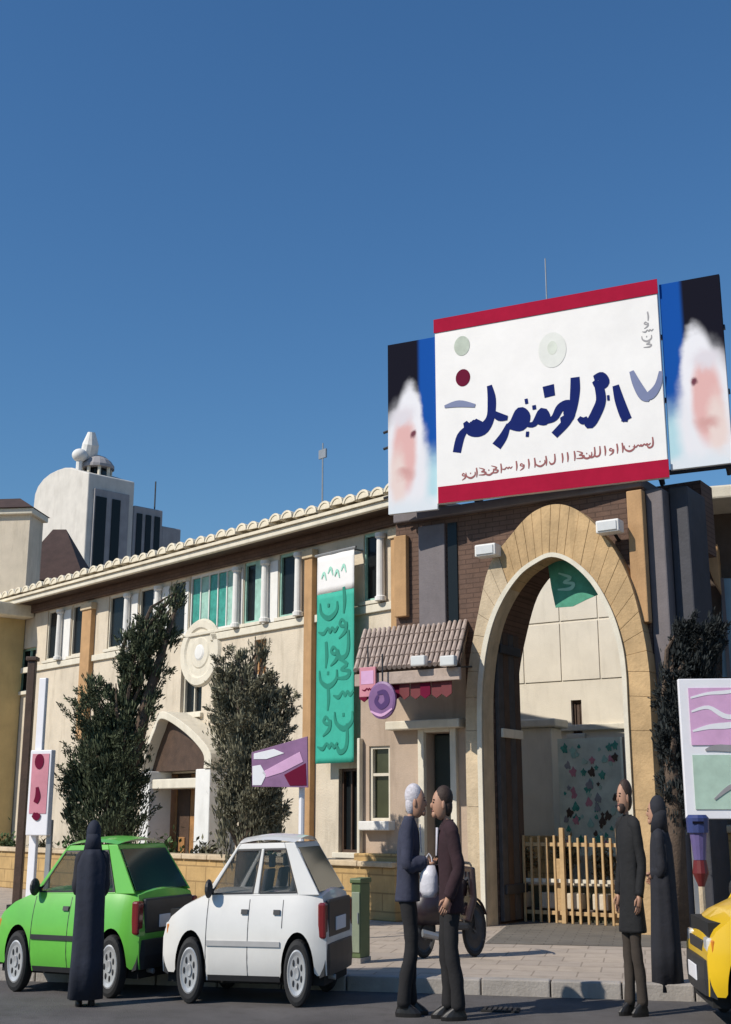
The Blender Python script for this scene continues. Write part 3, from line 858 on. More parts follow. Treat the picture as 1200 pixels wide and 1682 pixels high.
MB().box(hx0, hx1, CY - .07, CY - .002, hz - .05, hz + .07).build('string_course', PALE, ch, bevel=.015)
nps = 7
for k in range(nps):
    a_ = hx0 + (hx1 - hx0) * k / nps; b_ = hx0 + (hx1 - hx0) * (k + 1) / nps
    for za, zb_ in ((hz + .95, hz + 2.15), (hz + 2.17, htop - .25)):
        MB().box(a_ + .012, b_ - .012, CY - .022, CY - .002, za + .012, zb_ - .012).build('stone_panel', PALEH, ch, bevel=.006)
for i_, (u0, u1, za, zb_) in enumerate(wn):
    f = MB(); f.box(u0, u0 + .06, CY + .08, CY + .18, za, zb_); f.box(u1 - .06, u1, CY + .08, CY + .18, za, zb_); f.box(u0 + .06, u1 - .06, CY + .08, CY + .18, zb_ - .06, zb_)
    f.box((u0 + u1) / 2 - .03, (u0 + u1) / 2 + .03, CY + .09, CY + .17, za, zb_ - .06)
    fr = f.build('window_frame', WHITE if i_ else DWOOD, ch)
    MB().box(u0 + .06, u1 - .06, CY + .13, CY + .14, za, zb_ - .06).build('pane', DGLASS, fr)
    MB().box(u0 - .08, u1 + .08, CY - .09, CY + .1, za - .1, za - .003).build('window_sill', PALE, ch, bevel=.01)
pn = onf(G, 'teal_pennant', 'teal green pennant draped across the crown of the arch', 'pennant')
P_ = [G.p(*a, .2) for a in ((898, 918), (930, 918), (960, 940), (985, 975), (962, 985), (940, 996), (912, 998), (905, 965))]
MB().prism(P_, .2, .212).build('cloth', mat('green_cloth', (.07, .30, .20), .8, .3, 5, .2, 10), pn)
q = MB(); c0 = G.p(930, 958, .2); glyph(q, 'bent', c0[0], c0[1], .5, .194, .197); q.build('lettering', BANPALE, pn)

CD = 6.9
cw = onf(G, 'square_column', 'square cream column on an ochre plinth seen through the arch', 'column')
c0, c1 = G.p(858, 1300, CD)[0], G.p(908, 1300, CD)[0]
zt3 = G.p(880, 1195, CD)[1]; zb3 = G.p(880, 1372, CD)[1]
MB().box(c0, c1, CD, CD + .5, .12, zt3 - .003).build('shaft', PALEH, cw, bevel=.02)
MB().box(c0 - .12, c1 + .12, CD - .08, CD + .58, zt3, zt3 + .16).build('capital', PALE, cw, bevel=.03)
MB().box(c0 - .5, c1 + .3, CD - .3, CD - .004, .12, zb3).build('plinth', OCHRE, cw, bevel=.02)
# tiled floral panel and shrubs at the right
tp0, tp1 = G.p(918, 1300, CD - .4)[0], G.p(1022, 1300, CD - .4)[0]
tz0, tz1 = G.p(960, 1405, CD - .4)[1], G.p(960, 1212, CD - .4)[1]
fp = onf(G, 'floral_tile_panel', 'pale green panel with dark floral pattern standing inside the gate', 'panel')
MB().box(tp0, tp1, CD - .4, CD - .3, tz0, tz1).build('board', mat('pale_green_glaze', (.58, .62, .52), .5, .2, 3), fp)
MB().box(tp0, tp0 + .08, CD - .3, CD - .2, .12, tz1).build('post', DWOOD, fp)
MB().box(tp1 - .08, tp1, CD - .3, CD - .2, .12, tz1).build('post', DWOOD, fp)
rg = random.Random(11)
for k in range(70):
    x = rg.uniform(tp0 + .1, tp1 - .1); z = rg.uniform(tz0 + .15, tz1 - .15); r_ = rg.uniform(.03, .085)
    q = MB(); q.prism([(x + r_ * (1 + .35 * math.sin(3 * t + k)) * math.cos(t) * .8, z + r_ * (1 + .35 * math.sin(5 * t)) * math.sin(t)) for t in [6.283 * i / 16 for i in range(16)]], CD - .404 - .0002 * k, CD - .4005)
    q.build('motif', (TEAL, MINT, ROSE, TEALP, GREYP, TEAL, DWOOD)[k % 7], fp)
# barrier with cream balusters across the passage
BD = 0.95
bar = onf(G, 'low_barrier', 'low barrier with cream square blocks across the gateway', 'barrier')
x0, zr_ = G.p(800, 1446, BD); x1, _ = G.p(1040, 1446, BD)
zb0 = G.p(930, 1492, BD)[1]; zb1 = G.p(930, 1466, BD)[1]
MB().box(x0, x1, BD - .04, BD + .04, zr_ - .03, zr_ + .04).build('top_rail', PALE, bar, bevel=.01)
MB().box(x0, x1, BD - .03, BD + .03, zb0 - .06, zb0 - .004).build('bottom_rail', DWOOD, bar, bevel=.01)
MB().box(x0, x1, BD + .06, BD + .1, .12, zr_ - .05).build('back_board', mat('olive_board', (.08, .075, .04), .8, .2, 4), bar)
for px in (812, 858, 905, 947, 990, 1030):
    x = G.p(px, 1480, BD)[0]
    MB().box(x - .11, x + .11, BD - .10, BD + .055, zb0, zb1).build('cream_block', CREAM, bar, bevel=.015)
for px in (835, 925, 1015):
    x = G.p(px, 1480, BD)[0]
    MB().box(x - .05, x + .05, BD - .14, BD - .105, .12, zr_ + .32 if px == 925 else zr_ + .06).build('post', TAN, bar, bevel=.01)

GD = .70
bgt = onf(G, 'barred_gate', 'low tan barred gate closing the foot of the arch', 'gate')
g0, g1 = G.p(836, 1440, GD)[0], G.p(1018, 1440, GD)[0]
gzt, gzm, gzb = G.p(925, 1372, GD)[1], G.p(925, 1447, GD)[1], G.p(925, 1500, GD)[1]
TANI = mat('tan_iron_paint', (.50, .33, .16), .6, .2, 6)
for k in range(15):
    x = g0 + (g1 - g0) * k / 14
    w2 = .03 if k % 7 == 0 else .015
    b_ = MB().box(x - w2, x + w2, GD - w2, GD + w2, .125, gzt + (.10 if k % 7 == 0 else -.03 * (k % 2))).build('bar', TANI, bgt, bevel=.004)
for z in (gzt - .12, gzm, gzb):
    for k in range(14):
        xa_, xb_ = g0 + (g1 - g0) * k / 14, g0 + (g1 - g0) * (k + 1) / 14
    MB().box(g0, g1, GD + .031, GD + .055, z - .025, z + .025).build('rail', TANI if z != gzm else PALE, bgt, bevel=.004)

# ================================================================ BILLBOARD
B = BILL
bb = onf(B, 'roof_billboard', 'wide white billboard with crimson bands and navy script above the arch', 'billboard')
y0 = -0.25
zk = lambda z: EYE + (z - EYE) * BK
c0x, c1x, cz0, cz1 = -3.73 * BK, -0.655 * BK, zk(5.56), zk(8.2)
L0, L1, lz0, lz1 = -4.47 * BK, -3.745 * BK, zk(5.5), zk(7.97)
R0, R1, rz0, rz1 = -0.635 * BK, 0.12 * BK, zk(5.66), zk(8.14)
pan = MB().box(c0x, c1x, y0, y0 + .08, cz0, cz1).build('main_panel', SIGNW, bb, bevel=.006)
RB = 0.21
MB().box(c0x - .012, c1x + .012, y0 - .012, y0 - .003, cz1 - RB, cz1).build('top_band', RED, pan)
MB().box(c0x + .02, c1x + .012, y0 - .012, y0 - .003, cz0, cz0 + RB + .03).build('bottom_band', RED, pan)
def q6(x, y):      # crop pixel of the lettering study -> panel metres
    return B.p(720 + x / 3.0, 500 + y / 3.0, y0)
LAY = [0]
def ink(name, m_, strokes, k=1.0):
    mb = MB()
    for P, w in strokes:
        Q_ = [q6(*p) for p in P]
        ww = [v * k for v in w] if isinstance(w, (list, tuple)) else w * k
        LAY[0] += 1
        stroke(mb, Q_, ww, y0 - .0032 - .00025 * (LAY[0] % 24), y0 - .0024 - .00025 * (LAY[0] % 24))
    return mb.build(name, m_, pan)
ink('script_lettering', NAVY, [
    ([(250, 400), (262, 470), (255, 560), (215, 615), (160, 620), (130, 580)], [.06, .10, .10, .15, .13, .05]),
    ([(200, 570), (180, 600), (150, 590)], [.08, .16, .06]),
    ([(150, 600), (110, 650), (90, 730)], [.05, .10, .10]),
    ([(345, 590), (320, 650), (285, 700)], [.05, .10, .12]),
    ([(340, 600), (370, 580), (400, 530), (425, 555), (405, 600), (350, 605)], [.05, .09, .11, .13, .12, .05]),
    ([(425, 590), (470, 590), (510, 530), (525, 570), (490, 580)], [.05, .07, .10, .12, .06]),
    ([(540, 400), (548, 455)], [.13, .12]),
    ([(525, 580), (570, 560), (600, 510), (640, 500), (640, 555), (600, 570)], [.05, .08, .10, .13, .13, .05]),
    ([(672, 360), (672, 430), (660, 520), (630, 580), (570, 645)], [.10, .11, .09, .10, .09]),
    ([(765, 365), (800, 355), (815, 385), (790, 400), (765, 378)], [.06, .10, .12, .10, .05]),
    ([(790, 400), (800, 470), (780, 530), (745, 590), (725, 570)], [.10, .11, .12, .11, .04]),
    ([(872, 400), (890, 470), (915, 540), (930, 570)], [.07, .10, .11, .10]),
    ([(905, 555), (935, 560)], [.10, .09]),
    ([(425, 480), (440, 476)], [.06, .06]), ([(462, 510), (480, 506)], [.05, .05]), ([(830, 462), (842, 460)], [.06, .06]), ([(690, 560), (712, 575), (735, 560)], [.05, .08, .05]), ([(262, 530), (300, 555), (340, 560)], [.05, .09, .05]), ([(430, 640), (445, 640)], [.06, .06]),
], 1.25)
ink('faded_lettering', NAVYP, [
    ([(30, 505), (100, 490), (180, 500)], [.04, .10, .05]),
    ([(950, 330), (975, 390), (1010, 450), (1040, 470)], [.06, .11, .13, .06]),
    ([(1095, 330), (1080, 400), (1040, 450), (1000, 440)], [.05, .09, .12, .05]),
])['kind'] = 'stuff'
rnd = random.Random(5)
q = MB(); xx = 1045; k_i = 0
while xx > 105:
    f_ = (xx - 110) / 930
    c_ = q6(xx, 845 - f_ * 158)
    nm = rnd.choice(list(GL)); k_i += 1
    glyph(q, nm, c_[0], c_[1], .23, y0 - .0032 - .0003 * (k_i % 3), y0 - .0024 - .0003 * (k_i % 3))
    xx -= rnd.choice((26, 30, 30, 34, 46))
q.build('small_lettering', GOLDB, pan)['kind'] = 'stuff'
q = MB()
for k_i, nm in enumerate(('tall', 'hook', 'wave', 'bowl', 'bent')):
    c_ = q6(1030 - 6 * (k_i % 2), 62 + 34 * k_i)
    glyph(q, nm, c_[0], c_[1], .22, y0 - .0032 - .0003 * (k_i % 3), y0 - .0024 - .0003 * (k_i % 3))
q.build('edge_lettering', GREYP, pan)['kind'] = 'stuff'
def disc(name, c, rx, rz, m_, parent, yy):
    q = MB(); x, z = c
    q.prism([(x + rx * math.cos(t), z + rz * math.sin(t)) for t in [6.283 * i / 24 for i in range(24)]], yy - .0016, yy)
    return q.build(name, m_, parent)
disc('red_roundel', q6(120, 362), .11, .13, PLUM, pan, y0 - .003)
disc('green_roundel', q6(115, 205), .12, .15, mat('sage_print', (.48, .53, .45), .7, .15, 6, spec=.1), pan, y0 - .003)
disc('pale_emblem', q6(560, 225), .20, .26, mat('pale_sage_print', (.73, .735, .69), .7, .06, 4, spec=.1), pan, y0 - .003)
disc('emblem_core', q6(560, 215), .07, .10, mat('mid_sage_print', (.66, .69, .61), .7, .1, 6, spec=.1), pan, y0 - .0050)
# side panels: dark corner, blue strip, pale figure
def print_mat(name, x0, x1, z0, z1, flip):
    """flat print on one panel: black ground, blue strip, pale soft-edged robed figure"""
    m = bpy.data.materials.new(name); m.use_nodes = True
    t = m.node_tree; bs = t.nodes['Principled BSDF']
    bs.inputs['Roughness'].default_value = .85; bs.inputs['Specular IOR Level'].default_value = .1
    tc = t.nodes.new('ShaderNodeTexCoord'); sp_ = t.nodes.new('ShaderNodeSeparateXYZ')
    t.links.new(tc.outputs['Object'], sp_.inputs[0])
    def M(op, a, b=None, c=None):
        n = t.nodes.new('ShaderNodeMath'); n.operation = op
        for k, v in enumerate((a, b, c)):
            if v is None: continue
            if hasattr(v, 'is_linked'): t.links.new(v, n.inputs[k])
            else: n.inputs[k].default_value = v
        return n.outputs[0]
    def smooth(v, a, b):
        n = t.nodes.new('ShaderNodeMapRange'); n.interpolation_type = 'SMOOTHSTEP'
        t.links.new(v, n.inputs[0]); n.inputs[1].default_value = a; n.inputs[2].default_value = b
        return n.outputs[0]
    u = M('DIVIDE', M('SUBTRACT', sp_.outputs['X'], x0), x1 - x0)
    if flip: u = M('SUBTRACT', 1.0, u)
    v = M('DIVIDE', M('SUBTRACT', sp_.outputs['Z'], z0), z1 - z0)
    nz = t.nodes.new('ShaderNodeTexNoise'); nz.inputs['Scale'].default_value = 5; nz.inputs['Detail'].default_value = 5
    t.links.new(tc.outputs['Object'], nz.inputs['Vector'])
    wob = M('MULTIPLY', M('SUBTRACT', nz.outputs['Fac'], .5), .10)
    u2 = M('ADD', u, wob); v2 = M('ADD', v, wob)
    def ell_(cu_, cv, ru, rv, soft=.22):
        du = M('DIVIDE', M('SUBTRACT', u2, cu_), ru); dv = M('DIVIDE', M('SUBTRACT', v2, cv), rv)
        d = M('SQRT', M('ADD', M('MULTIPLY', du, du), M('MULTIPLY', dv, dv)))
        return M('SUBTRACT', 1.0, smooth(d, 1 - soft, 1 + soft))
    col = (0.006, 0.006, 0.014, 1)
    def over(fac, c_):
        nonlocal col
        n = t.nodes.new('ShaderNodeMix'); n.data_type = 'RGBA'
        t.links.new(fac, n.inputs[0])
        if hasattr(col, 'is_linked'): t.links.new(col, n.inputs[6])
        else: n.inputs[6].default_value = col
        n.inputs[7].default_value = (*c_, 1)
        col = n.outputs[2]
    over(smooth(u, .60, .70), (.006, .075, .34))
    over(M('SUBTRACT', 1.0, smooth(v2, .20, .42)), (.42, .62, .68))
    over(ell_(.30, .22, .52, .40), (.74, .73, .76))
    over(ell_(.46, .50, .26, .24), (.78, .77, .80))
    over(ell_(.34, .34, .24, .22, .3), (.70, .42, .40))
    over(ell_(.20, .20, .16, .16, .5), (.74, .60, .56))
    over(ell_(.52, .44, .05, .022, .5), (.16, .05, .07))
    over(ell_(.36, .22, .16, .03, .8), (.60, .34, .32))
    over(ell_(.30, .56, .22, .05, .7), (.68, .64, .68))
    over(M('SUBTRACT', 1.0, smooth(v2, .02, .10)), (.66, .70, .74))
    t.links.new(col, bs.inputs['Base Color'])
    return m
def side(px0, px1, z0, z1, flip, name):
    yy = y0 + .05
    return MB().box(px0, px1, yy, yy + .06, z0, z1).build('side_panel', print_mat(name, px0, px1, z0, z1, flip), bb, bevel=.005)
side(L0, L1, lz0, lz1, False, 'portrait_print')
side(R0, R1, rz0, rz1, True, 'portrait_print')
# steel frame behind, feet on the gatehouse roof
q = MB()
for x in (L0 + .1, c0x + .2, (c0x + c1x) / 2, c1x - .2, R1 - .1):
    q.box(x - .035, x + .035, y0 + .14, y0 + .21, 5.95, 8.3)
for z in (5.9, 6.9, 7.8):
    q.box(L0, R1, y0 + .212, y0 + .27, z - .03, z + .03)
q.build('frame', IRON, bb)
for x in (c0x + .25, (c0x + c1x) / 2, c1x - .25, R1 - .15):
    a = B.w(x, y0 + .25, 6.9)
    t_ = G.p(600 + FPX * a.x / a.y * 1.0, 700)[0]
    lx_ = Vector((a - G.o)).dot(G.u)
    foot = G.w(lx_, .5, ZT + .145)
    loc = lambda P_: (Vector((P_ - B.o)).dot(B.u), Vector((P_ - B.o)).dot(B.v), P_.z)
    MB().tube([(x, y0 + .25, 6.9), loc(foot)], .04, 6).build('strut', IRON, bb)
    MB().tube([(x, y0 + .25, 6.2), loc(G.w(lx_, .5, ZT + .145))], .035, 6).build('strut', IRON, bb)
for z in (6.0, 6.75, 7.0):
    MB().tube([(L0 - .14, y0 + .2, z), (L0 + .05, y0 + .2, z + .04)], .02, 6).build('spar', IRON, bb)
x, z = B.p(895, 425, 1.2)
an = thing('aerial_pole', 'faint thin aerial pole rising behind the white billboard', 'aerial', B.w(x, 1.2, ZT + .14), B.rz)
MB().tube([(0, 0, -.2), (0, 0, z - ZT - .14)], [.02, .01], 6).build('mast', STEEL, an)

# ================================================================ RIGHT-HAND BUILDING
RF = Frame(*at(1120, 1500, 18.6)[:2], 1.0, -0.35)
rb = onf(RF, 'dark_arcaded_building', 'shaded building with pale cornice at the right of the gatehouse', 'building')
zc0, zc1 = RF.p(1165, 843)[1], RF.p(1165, 822)[1]
MB().box(-.05, 6, -.9, .6, zc0, zc1).build('cornice', PALE, rb, bevel=.03)
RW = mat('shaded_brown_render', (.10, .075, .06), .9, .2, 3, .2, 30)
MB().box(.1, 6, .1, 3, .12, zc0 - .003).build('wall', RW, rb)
s0 = [RF.p(*a, -.35) for a in ((1146, 895), (1178, 893), (1184, 975), (1172, 955), (1160, 925))]
MB().prism(s0, -.35, .098).build('arch_spandrel', TERRA, rb, bevel=.02)
s1 = [RF.p(*a, -.2) for a in ((1184, 950), (1240, 950), (1240, 1112), (1186, 1112))]
MB().prism(s1, -.2, .09).build('blue_glazing', mat('blue_grey_glass', (.20, .30, .38), .15, .15, 2), rb)
for k in range(2):
    x = RF.p(1186 + 34 * k, 1000, -.2)[0]
    MB().box(x, x + .05, -.25, -.203, s1[2][1], s1[0][1]).build('mullion', GREYST, rb)
orw = onf(RF, 'ochre_boundary_wall', 'ochre stone boundary wall behind the yellow taxi', 'wall')
zz = RF.p(1165, 1368, -2.4)[1]
MB().box(.0, 8, -2.4, -2.1, .12, zz).build('wall_body', OCHRE, orw, bevel=.02)
MB().box(-.03, 8.03, -2.46, -2.04, zz + .002, zz + .1).build('coping', TANP, orw, bevel=.02)

# low ochre planter wall in front of the wing
lw = onf(W, 'ochre_planter_wall', 'low ochre stone wall in front of the cream wing behind the cars', 'wall')
WD = -2.4
xe = W.p(648, 1450, WD)[0]
MB().box(-15, xe, WD, WD + .3, .12, .82).build('wall_body', OCHRE, lw, bevel=.02)
n_ = 24
for k in range(n_):
    a = -15 + (xe + 15) * k / n_; b = -15 + (xe + 15) * (k + 1) / n_
    MB().box(a + .006, b - .006, WD - .05, WD + .35, .822, .90 + random.uniform(-.006, .006)).build('coping_stone', TANP, lw, bevel=.015)
MB().box(-15, xe, WD + .31, -.75, .12, .70).build('soil', EARTH, lw)

# ================================================================ TREES
def tree(name, label, Y, lobes, trunk, m_, n, leaf, seed, dz=1.0, group='conifers in front of the wing'):
    rr = random.Random(seed)
    bx = at(trunk[0], 1500, Y).x
    t = thing(name, label, 'tree', (bx, Y, .12), 0, group)
    sc = Y / FPX
    L = []
    for px, py, rx, ry in lobes:
        c = at(px, py, Y)
        L.append((c - Vector((bx, Y, .12)), rx * sc, ry * sc))
    q = MB()
    top = max(l[0].z for l in L)
    q.tube([(0, 0, 0), (.05, 0, top * .35), (trunk[1] * .5, 0, top * .7), (trunk[1], 0, top)], [.16, .12, .08, .02], 9)
    tr = q.build('trunk', BARK, t, smooth=True)
    q = MB()
    for c, rx, rz in L:
        for k in range(3):
            a = rr.uniform(0, 6.28)
            z0_ = max(.3, c.z - rz * .9)
            q.tube([(.03, 0, min(z0_, top * .8)), (c.x * .6 + .1 * math.cos(a), .15 * math.sin(a), c.z - rz * .2), (c.x + rx * .5 * math.cos(a), rx * .5 * math.sin(a), c.z + rz * .6)], [.04, .025, .008], 5)
    q.build('branches', BARK, t)
    q = MB()
    vol = [rx * rx * rz for _, rx, rz in L]; tot = sum(v ** .75 for v in vol)
    for (c, rx, rz), v in zip(L, vol):
        k = int(n * v ** .75 / tot)
        # clumps make light and dark masses
        clumps = []
        for _ in range(max(7, k // 130)):
            while True:
                d = Vector((rr.uniform(-1, 1), rr.uniform(-1, 1), rr.uniform(-1, 1)))
                if .25 < d.length < 1: break
            taper = 1 - .45 * max(0, d.z)
            clumps.append((c + Vector((d.x * rx * taper, d.y * rx * dz * taper, d.z * rz)), rr.uniform(.12, .32)))
        sprays = []
        for _ in range(max(8, k // 330)):
            a = rr.uniform(0, 6.28); zz_ = rr.uniform(-.7, .9)
            o_ = c + Vector((math.cos(a) * rx * .6, math.sin(a) * rx * .6 * dz, zz_ * rz))
            dv = Vector((math.cos(a), math.sin(a), rr.uniform(.5, 1.6))).normalized() * rr.uniform(.3, .8) * max(rx * 1.5, .3)
            sprays.append((o_, dv))
        for _ in range(int(k * .38)):
            o_, dv = rr.choice(sprays); f_ = rr.random()
            p = o_ + dv * f_ + Vector((rr.gauss(0, 1), rr.gauss(0, 1), rr.gauss(0, 1))) * .035 * (1.3 - f_)
            dirv = (dv.normalized() + Vector((rr.gauss(0, .6), rr.gauss(0, .6), rr.gauss(0, .5)))).normalized()
            side_ = dirv.cross(Vector((rr.gauss(0, 1), rr.gauss(0, 1), rr.gauss(0, 1)))).normalized()
            l_ = leaf * rr.uniform(.5, 1.2); w_ = l_ * .15
            nrm = len(q.v)
            q.v += [tuple(p - side_ * w_ * .5), tuple(p + side_ * w_ * .5), tuple(p + dirv * l_ * .6 + side_ * w_), tuple(p + dirv * l_), tuple(p + dirv * l_ * .6 - side_ * w_)]
            q.f.append((nrm, nrm + 1, nrm + 2, nrm + 3, nrm + 4))
        for _ in range(int(k * .55)):
            cc, cr = rr.choice(clumps)
            d = Vector((rr.gauss(0, 1), rr.gauss(0, 1), rr.gauss(.2, 1.3))) * (cr * .55 * max(rx, .25))
            p = cc + d
            dirv = (Vector((d.x, d.y, abs(d.z) + .25)) + Vector((p.x * .3, p.y * .3, .2))).normalized()
            side_ = dirv.cross(Vector((rr.gauss(0, 1), rr.gauss(0, 1), rr.gauss(0, 1)))).normalized()
            l_ = leaf * rr.uniform(.6, 1.5); w_ = l_ * .15
            nrm = len(q.v)
            q.v += [tuple(p - side_ * w_ * .5), tuple(p + side_ * w_ * .5), tuple(p + dirv * l_ * .6 + side_ * w_), tuple(p + dirv * l_), tuple(p + dirv * l_ * .6 - side_ * w_)]
            q.f.append((nrm, nrm + 1, nrm + 2, nrm + 3, nrm + 4))
    cr_ = q.build('crown', m_, t, fix=False)
    return t
tree('conifer_tree', 'dark green conifer with leaning spire standing behind the green car', 16.9,
     [(174, 1330, 58, 80), (165, 1240, 48, 75), (203, 1250, 38, 90), (148, 1165, 17, 50), (190, 1160, 24, 60), (228, 1120, 34, 70), (250, 1070, 26, 60), (272, 1030, 16, 52), (290, 990, 8, 30), (215, 1060, 14, 40), (130, 1300, 22, 60)], (185, .7), LEAFD, 60000, .055, 1)
tree('conifer_tree', 'olive green bushy conifer standing behind the white car', 16.2,
     [(412, 1290, 48, 90), (392, 1190, 42, 70), (432, 1210, 38, 60), (372, 1130, 22, 45), (395, 1110, 20, 45), (445, 1150, 22, 40), (428, 1085, 8, 34), (470, 1160, 14, 28), (376, 1330, 18, 90), (440, 1340, 26, 60)], (398, .1), LEAFO, 50000, .055, 2)
tree('dark_tree', 'dark slate leaved tree beside the right end of the gatehouse', 14.8,
     [(1108, 1130, 20, 60), (1150, 1080, 26, 46), (1102, 1210, 20, 70), (1122, 1060, 18, 40), (1108, 1300, 18, 70), (1172, 1050, 14, 30)], (1108, .15), LEAFS, 32000, .055, 4, group=None)
# garden shrubs behind the barrier
for k, (px, py, r_) in enumerate(((862, 1412, 15), (928, 1405, 17), (990, 1418, 16))):
    Yg = (19.6, 19.4, 19.2)[k]
    lab = ('rusty leafed shrub at the foot of the courtyard column', 'rusty leafed shrub in the middle behind the low barrier', 'rusty leafed shrub before the floral panel')[k]
    rr = random.Random(20 + k)
    c = at(px, py, Yg)
    t = thing('garden_shrub', lab, 'shrub', (c.x, Yg, .12), 0, 'shrubs inside the gateway')
    MB().tube([(0, 0, 0), (0, 0, c.z - .2)], [.05, .03], 6).build('stem', BARK, t)
    q = MB()
    for _ in range(500):
        d = Vector((rr.gauss(0, .5), rr.gauss(0, .5), rr.gauss(0, .6)))
        p = Vector((0, 0, c.z - .12)) + d * (r_ * Yg / FPX)
        a = Vector((rr.gauss(0, 1), rr.gauss(0, 1), rr.gauss(0, 1))).normalized(); b = a.cross(Vector((0, 0, 1))).normalized()
        q.poly3([p, p + a * .05 + b * .03, p + a * .11, p + a * .05 - b * .03])
    q.build('leaves', mat('rusty_leaf', (.36, .22, .09), .8, .4, 5), t, fix=False)
# beds of low green plants behind the planter wall
for k in range(9):
    rr = random.Random(40 + k)
    x = -13.4 + k * 1.45
    w_ = W.w(x, WD + .75, .70)
    t = thing('planter_bush', ('rounded green bush in the planter, %s' % ('farthest left', 'second from the left end', 'third from the left end', 'behind the green car', 'before the wooden portal doors', 'right of the portal post', 'under the olive conifer', 'under the mauve sign', 'nearest the gate lodge')[k]), 'bush', w_, 0, 'bushes along the ochre planter')
    MB().tube([(0, 0, -.05), (0, 0, .3)], [.03, .02], 6).build('stem', BARK, t)
    q = MB(); rad = rr.uniform(.22, .36)
    for _ in range(420):
        d = Vector((rr.gauss(0, .5), rr.gauss(0, .5), abs(rr.gauss(0, .55))))
        p = d * rad
        a = Vector((rr.gauss(0, 1), rr.gauss(0, 1), rr.gauss(.6, 1))).normalized(); b = a.cross(Vector((.2, .3, 1))).normalized()
        q.poly3([p, p + a * .05 + b * .03, p + a * .12, p + a * .05 - b * .03])
    q.build('leaves', LEAFO if k % 2 else LEAFG, t, fix=False)

# ================================================================ STREET FURNITURE AND SIGNS
# white and rose pillar sign at left
sp = at(62, 1380, 16.6)
ps = thing('pillar_sign', 'narrow white pillar sign with rose coloured print at the far left', 'sign', (sp.x, 16.6, .12), R(-20))
zt4 = at(62, 1232, 16.6).z - .12; zb4 = at(62, 1372, 16.6).z - .12; zp = at(48, 1112, 16.6).z - .12
hw = 20 * 16.6 / FPX
MB().box(-hw, hw, -.05, .05, zb4, zt4).build('board', WHITEP, ps, bevel=.012)
MB().box(-hw + .04, hw - .03, -.058, -.052, zb4 + .28, zt4 - .05).build('rose_field', ROSE, ps)
q = MB(); q.prism([(.07 * math.cos(t) - .01, zt4 - .15 + .1 * math.sin(t)) for t in [6.283 * i / 16 for i in range(16)]], -.066, -.06); q.build('roundel', PLUM, ps)
q = MB(); stroke(q, [(-.02, zb4 + .62), (.0, zb4 + .5), (-.03, zb4 + .42)], [.04, .08, .07], -.066, -.06); stroke(q, [(-.06, zb4 + .27), (.0, zb4 + .24), (.03, zb4 + .28)], [.06, .1, .06], -.066, -.0585); q.build('lettering', PLUM, ps)
MB().box(-hw - .012, -hw + .1, .055, .12, 0, zp).build('post', WHITEP, ps, bevel=.01)
MB().box(hw - .08, hw, .055, .1, 0, zb4 + .2).build('post', STEEL, ps, bevel=.01)
dk = at(33, 1400, 17.2)
dp_ = thing('dark_post', 'tall dark brown post standing just left of the pillar sign', 'post', (dk.x, 17.2, .12))
zz = at(33, 1100, 17.2).z
MB().box(-.055, .055, -.055, .055, 0, zz).build('shaft', DWOOD, dp_, bevel=.012)
MB().box(-.08, .08, -.08, .08, zz + .001, zz + .06).build('cap', DWOOD, dp_, bevel=.012)
MB().box(-.1, .1, -.1, .1, 0, .12).build('foot', IRON, dp_, bevel=.01)
# mauve slanted direction sign in front of the wing
Ys = 14.6
s_ = at(478, 1255, Ys)
ms = thing('mauve_sign', 'tilted mauve and white sign boards on a post by the green banner', 'sign', (s_.x, Ys, .12), R(-15))
h_ = s_.z - .12
MB().tube([(.12, .05, 0), (.12, .05, h_ + .25)], .035, 8).build('post', WHITEP, ms)
k_ = Ys / FPX
def sb(name, pts, m_, y_):
    MB().prism([((px - 478) * k_, h_ - (py - 1255) * k_) for px, py in pts], y_ - (.03 if name == 'board' else .004), y_).build(name, m_, ms, bevel=.002)
sb('board', [(414, 1236), (508, 1212), (510, 1292), (416, 1290)], MAUVE, -.05)
sb('white_stripe', [(418, 1238), (452, 1231), (470, 1238), (440, 1247), (418, 1247)], WHITEP, -.0815)
sb('rose_stripe', [(432, 1268), (496, 1236), (502, 1252), (468, 1268), (440, 1276)], LILAC, -.0815)
sb('white_block', [(416, 1258), (430, 1256), (440, 1272), (432, 1288), (417, 1288)], WHITEP, -.0815)
sb('plum_block', [(470, 1272), (506, 1254), (508, 1289), (480, 1289)], PLUM, -.0815)
# green utility cabinet behind the white car
uc = at(592, 1560, 12.6)
cb = thing('utility_cabinet', 'narrow green utility cabinet standing behind the white car', 'cabinet', (uc.x, 12.6, .12), R(-25))
zz = at(592, 1450, 12.6).z - .12
MB().box(-.09, .09, -.14, .14, .05, zz).build('body', BOXGREEN, cb, bevel=.01)
MB().box(-.078, .078, -.152, -.142, .1, zz - .08).build('door', mat('pale_green_paint', (.24, .28, .20), .5, .12, 5), cb, bevel=.006)
MB().box(-.11, .11, -.16, .16, zz + .001, zz + .05).build('lid', BOXGREEN, cb, bevel=.012)
MB().box(-.10, .10, -.15, .15, 0, .049).build('plinth', KERB, cb)
MB().box(.045, .06, -.165, -.153, zz * .5, zz * .5 + .1).build('handle', STEEL, cb)
cb.scale = (.55, .8, 1)
